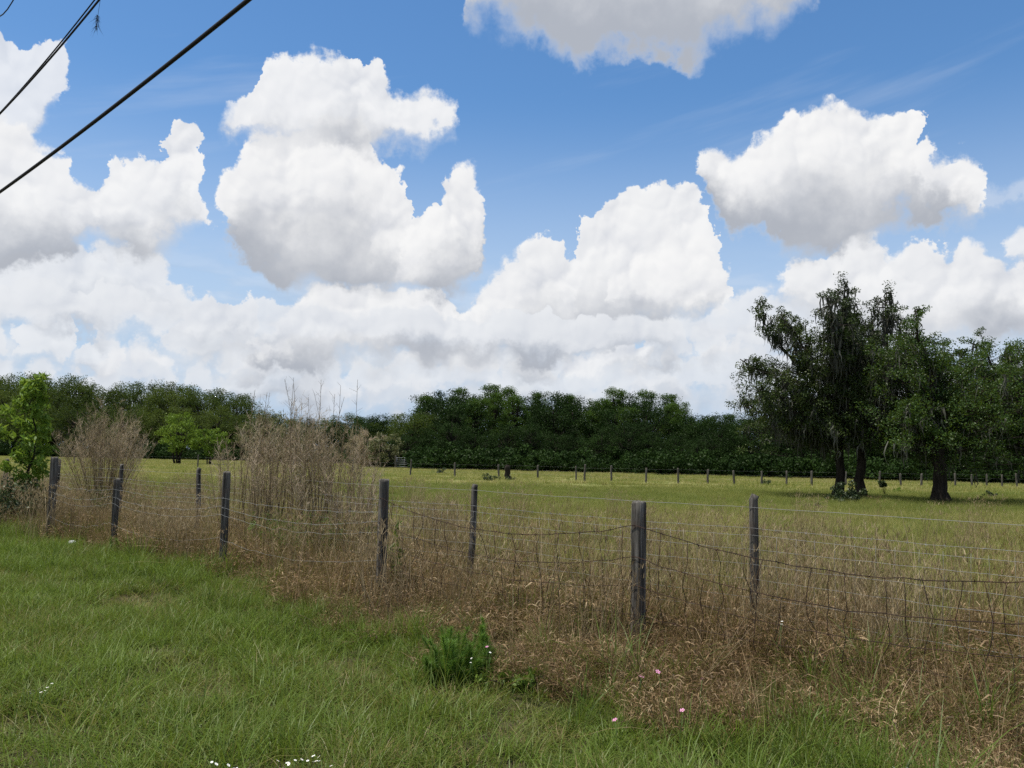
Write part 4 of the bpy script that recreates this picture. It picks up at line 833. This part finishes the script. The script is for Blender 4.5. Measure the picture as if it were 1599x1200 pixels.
def bush(px, Y_, w, h, label, leaf='shrub', seed=1, size=(0.07, 0.035), n=24, per=60, name='shrub', cat='shrub', group=None, zlo=0.1):
    r_ = np.random.default_rng(seed); C = np.column_stack([r_.normal(0, w * 0.24, n), r_.normal(0, w * 0.2, n), zlo * h + np.abs(r_.normal(0, 1, n)) * h * 0.32]); C[:, 2] = np.minimum(C[:, 2], h * 0.9); tr, lf = MB(), MB()
    for c in C: tr.tube(limb_pts((0, 0, -0.03), c, r_, 4, 0.05, 0.05), [0.008 + h * 0.004, 0.007, 0.005, 0.002], 4, cap=False)
    lf.add(*cards(C, per, max(w, h) * 0.15, size, r_, 0.8, 0.5, 0.3)); b = on_ground(px, Y_); b[2] = float(gz_(b[0], b[1])) if Y_ < 30 else 0
    t = thing(name, b, label, cat, group); obj('stems', tr.mesh('stems', M['bark']), t); obj('foliage', lf.mesh('foliage', M[leaf]), t); return t
def gy_(px, yb): return FPX * EYE / (yb - hor(px))
bush(1318, gy_(1318, 785), 1.3, 0.95, 'round leafy shrub at the foot of the two slim oak trunks', 'shrub', 61, (0.11, 0.06), 26, 70)
bush(1381, gy_(1381, 774), 0.55, 0.75, 'small dark broad leaved plant right of the middle oak trunk', 'shrub', 62, (0.16, 0.1), 10, 24, 'broadleaf_plant', 'plant', zlo=0.6)
bush(1541, gy_(1541, 777), 0.6, 0.5, 'small green weed in the pasture right of the thick oak trunk', 'shrub', 63, (0.08, 0.04), 12, 40, 'pasture_weed', 'plant')
bush(690, gy_(690, 740), 1.1, 0.5, 'dark green weed patch in the far pasture left of the stump', 'shrub', 64, (0.1, 0.05), 16, 40, 'pasture_weed', 'plant')
bush(765, gy_(765, 751), 1.0, 0.45, 'green weed patch in the pasture just left of the stump', 'shrub', 65, (0.1, 0.05), 14, 40, 'pasture_weed', 'plant')
bush(1199, gy_(1199, 757), 1.0, 0.4, 'low green weed beside the distant fence left of the oaks', 'shrub', 66, (0.1, 0.05), 12, 40, 'pasture_weed', 'plant')
bush(1400, gy_(1400, 768), 0.6, 0.35, 'pale green weed in the pasture between the oak trunks', 'limelf', 67, (0.08, 0.04), 12, 40, 'pasture_weed', 'plant')
bush(1275, gy_(1275, 796), 0.7, 0.25, 'dark low weed in the pasture left of the oak shade', 'shrub', 68, (0.07, 0.03), 12, 40, 'pasture_weed', 'plant')
bush(1524, gy_(1524, 782), 0.35, 0.3, 'tiny dark weed in the oak shade', 'shrub', 69, (0.07, 0.03), 8, 30, 'pasture_weed', 'plant')
bush(14, 16.2, 1.6, 1.0, 'dark tangled bush under the sapling at the left edge', 'shrub', 70, (0.07, 0.035), 34, 80)
bush(52, 16.2, 1.3, 1.15, 'dark leafy bush between the sapling and the tall corner post', 'shrub', 71, (0.07, 0.035), 30, 80)
def fennel(px, Y_, w, h, n, seed, label, name='fennel_plant'):
    r_ = np.random.default_rng(seed); st, lf = MB(), MB(); b = on_ground(px, Y_); b[2] = float(gz_(b[0], b[1]))
    for q in range(n):
        a = r_.uniform(0, 6.28); rr = w * 0.5 * math.sqrt(r_.uniform(0, 1)); hh = h * r_.uniform(0.35, 1.0) * (1 - 0.3 * rr / w); e = np.array([math.cos(a) * rr * 1.15 + r_.normal(0, 0.04), math.sin(a) * rr * 1.15 + r_.normal(0, 0.04), hh]); s0 = np.array([math.cos(a) * rr * 0.5, math.sin(a) * rr * 0.5, -0.02])
        P = limb_pts(s0, e, r_, 5, 0.03, 0.03); st.tube(P, np.linspace(0.004, 0.0015, 5), 4, cap=False)
        m = 600; s = r_.uniform(0.04, 1, m); i_ = np.minimum((s * 4).astype(int), 3); p = P[i_] + (P[i_ + 1] - P[i_]) * (s * 4 - i_)[:, None]
        d = unit(np.column_stack([r_.normal(0, 1, (m, 2)), r_.uniform(0.3, 1.6, m)])); L = r_.uniform(0.03, 0.09, m)[:, None] * (1.15 - 0.5 * s[:, None]); sd_ = unit(np.cross(d, r_.normal(0, 1, (m, 3)))) * 0.0014
        lf.add(np.stack([p - sd_, p + sd_, p + d * L], 1).reshape(-1, 3), np.arange(m * 3).reshape(-1, 3), np.repeat(np.clip(r_.normal(0.25 + 0.4 * hh / h, 0.2, m), 0, 1), 3))
    t = thing(name, b, label, 'plant'); obj('stems', st.mesh('stems', M['stalk']), t); obj('foliage', lf.mesh('foliage', M['fennel']), t)
fennel(715, 6.1, 0.46, 0.42, 60, 81, 'bushy bright green feathery plant at the edge of the dry grass')
fennel(766, 6.35, 0.18, 0.44, 9, 82, 'slim upright green feathery plant beside the bushy one')
fennel(190, 12.6, 0.12, 0.36, 5, 83, 'small upright green plant in front of the shortest square post')
def tall_weed(px, Y_, h, label, seed):
    r_ = np.random.default_rng(seed); st, lf = MB(), MB(); b = on_ground(px, Y_); P = limb_pts((0, 0, -0.02), (r_.normal(0, .05), 0, h), r_, 6, 0.02, 0); st.tube(P, np.linspace(0.007, 0.003, 6), 5); z = np.linspace(0.12, 0.97, 26); C = np.column_stack([np.interp(z, np.linspace(0, 1, 6), P[:, 0]), np.interp(z, np.linspace(0, 1, 6), P[:, 1]), z * h])
    lf.add(*cards(C, 4, 0.06, (0.085, 0.024), r_, 0.6, 0.5, 0.2)); t = thing('tall_weed', b, label, 'plant'); obj('stem', st.mesh('stem', M['stalk']), t); obj('leaves', lf.mesh('leaves', M['rank']), t)
tall_weed(624, 9.3, 0.9, 'tall leafy green weed just right of the dark square post', 91); tall_weed(632, 9.5, 0.6, 'shorter leafy green weed right of the tall one', 92)
bush(815, 5.9, 0.35, 0.13, 'broad leaved green weed below the feathery plant', 'rank', 95, (0.06, 0.022), 18, 22, 'broadleaf_weed', 'plant')

# ------------------------------------------------------------------ wild flowers and litter
def flower_head(r, petals, colm):
    mb = MB(); 
    for q in range(petals):
        a = q * 6.283 / petals; c, s = math.cos(a), math.sin(a); d = np.array([c, s, 0]); n_ = np.array([-s, c, 0])
        mb.add([d * r * 0.2 - n_ * r * 0.14, d * r * 0.2 + n_ * r * 0.14, d * r * 0.75 + n_ * r * 0.32 + [0, 0, r * .15], d * r + [0, 0, r * .1], d * r * 0.75 - n_ * r * 0.32 + [0, 0, r * .15]], [np.array([[0, 1, 2, 4]]), np.array([[4, 2, 3]])])
    return mb.mesh('petals', colm)
def centre(r):
    mb = MB(); mb.tube([(0, 0, -r * .1), (0, 0, r * .12), (0, 0, r * .25)], [r * .2, r * .34, r * .2], 7); return mb.mesh('flower_centre', M['yellow'])
WH, PK, CT = flower_head(0.008, 7, M['white']), flower_head(0.015, 5, M['pink']), centre(0.006)
def flowers(px, py, n, spread, h, kind, label, seed):
    r_ = np.random.default_rng(seed); Y_ = FPX * (EYE - h) / (py - hor(px)); b = on_ground(px, Y_); b[2] = float(gz_(b[0], b[1])); t = thing('wildflower', b, label, 'flower', 'white wildflowers in the verge' if kind == 'w' else 'pink wildflowers by the fence')
    for q in range(n):
        d = r_.normal(0, spread, 2) if n > 1 else np.zeros(2); top = np.array([d[0], d[1], h * r_.uniform(0.85, 1.12)]); mb = MB(); mb.tube(limb_pts((d[0] * .4, d[1] * .4, -0.02), top, r_, 4, 0.05, 0), 0.0013, 3); obj('stem', mb.mesh('stem', M['stalk']), t)
        o = obj('flower_head', WH if kind == 'w' else PK, t, top); o.rotation_euler = (r_.normal(0.25, 0.25), r_.normal(0, 0.3), r_.uniform(0, 6)); o.scale = [r_.uniform(0.8, 1.2)] * 3
        obj('flower_centre', CT, o)
flowers(84, 1062, 9, 0.055, 0.20, 'w', 'cluster of tiny white wildflowers in the verge at the far left', 1)
flowers(468, 1190, 5, 0.03, 0.17, 'w', 'tiny white flowers at the bottom edge, left of the fuller cluster', 2)
flowers(517, 1186, 9, 0.035, 0.17, 'w', 'fuller cluster of tiny white flowers at the bottom edge', 3)
flowers(372, 1190, 8, 0.045, 0.17, 'w', 'loose cluster of white flowers near the bottom edge, left of two others', 4)
flowers(746, 1026, 2, 0.012, 0.24, 'w', 'pair of white flowers in front of the bushy feathery plant', 5)
flowers(769, 1017, 2, 0.012, 0.24, 'w', 'white flowers at the right foot of the bushy feathery plant', 6)
flowers(1219, 994, 2, 0.015, 0.42, 'w', 'small white flowers in the dry grass below the slim round post', 7)
flowers(1395, 1192, 4, 0.02, 0.2, 'w', 'white flowers in the dry grass at the bottom right', 8)
for q, (px, py, h, lab) in enumerate(((1004, 1037, 0.34, 'pink flower just right of the nearest square post'), (1029, 1047, 0.32, 'second pink flower right of the nearest square post'), (1097, 1052, 0.36, 'pink flower in the dry grass, farthest right'), (1068, 1106, 0.26, 'largest low pink flower in the green grass, right of centre'), (964, 1111, 0.24, 'lowest pink flower left of the others in the green grass'), (767, 1003, 0.28, 'single pale pink flower by the feathery plant'))):
    flowers(px, py, 2 if q in (0, 3) else 1, 0.012, h, 'p', lab, 20 + q)
p = on_ground(121, 13.4); r_ = np.random.default_rng(4); mb = MB(); q = np.linspace(0, 6.283, 11)[:-1]
mb.tube(np.column_stack([np.linspace(-0.06, 0.06, 6), r_.normal(0, 0.02, 6), 0.13 + r_.normal(0, 0.02, 6)]), np.array([0.01, 0.045, 0.03, 0.05, 0.035, 0.01]) , 7)
tag(obj('litter', mb.mesh('litter', M['litter']), None, p), 'small crumpled piece of white litter lying in the grass', 'litter')

# ------------------------------------------------------------------ overhead cables
def cable(a, b, r, label, ext0=0.9, ext1=2.2, sag=0.12, second=None, name='overhead_cable'):
    a, b = np.array(a), np.array(b); d = b - a; s = np.linspace(-ext0, 1 + ext1, 60)[:, None]; P = a + d * s; P[:, 2] += sag * ((s[:, 0] - 0.5) ** 2 - 0.25); mb = MB(); mb.tube(P, r, 8); t = thing(name, a, label, 'cable'); me = mb
    for v in me.V: v -= a
    obj('sheath', me.mesh('cable', M['cable'], True), t); return t
A_, B_ = at(388, 0, 6.0), at(0, 300, 10.0)
cable(A_, B_, 0.0175, 'thick black overhead cable slanting across the top left sky')
A_, B_ = at(155, 0, 8.0), at(0, 178, 10.4)
cable(A_, B_, 0.0105, 'black cable of a twisted pair above the thick cable', 1.2, 4)
A_, B_ = at(148, 0, 8.4), at(4, 172, 10.3)
cable(A_, B_, 0.0075, 'thinner cable running beside the black cable of the pair', 1.2, 4)
A_, B_ = at(21, 0, 9.5), at(0, 26, 10.0)
cable(A_, B_, 0.007, 'thin wire cutting the very top left corner', 6, 14)
# a wind-blown tuft of moss on a thread from a cable above
r_ = np.random.default_rng(15); top = at(159, -30, 8.2); c = at(153, 24, 8.2); e = at(147, 62, 8.2); t = thing('hanging_moss_tuft', c, 'small dark tuft of moss hanging from a thread near the cables', 'moss')
mb = MB(); mb.tube([top - c, (top - c) * 0.4 + [0.005, 0, 0], np.zeros(3)], 0.002, 4); obj('thread', mb.mesh('thread', M['bark']), t)
mb = MB(); n = 70; s = r_.uniform(0, 0.6, n)[:, None] ** 1.3; p0 = (e - c) * s + r_.normal(0, 0.008, (n, 3)); d = unit((e - c) + r_.normal(0, 0.09, (n, 3))) * r_.uniform(0.03, 0.13, (n, 1)); sd_ = unit(np.cross(d, r_.normal(0, 1, (n, 3)))) * 0.0022
mb.add(np.stack([p0 - sd_, p0 + sd_, p0 + d], 1).reshape(-1, 3), np.arange(n * 3).reshape(-1, 3), 0.3); obj('beard', mb.mesh('beard', M['bark']), t)
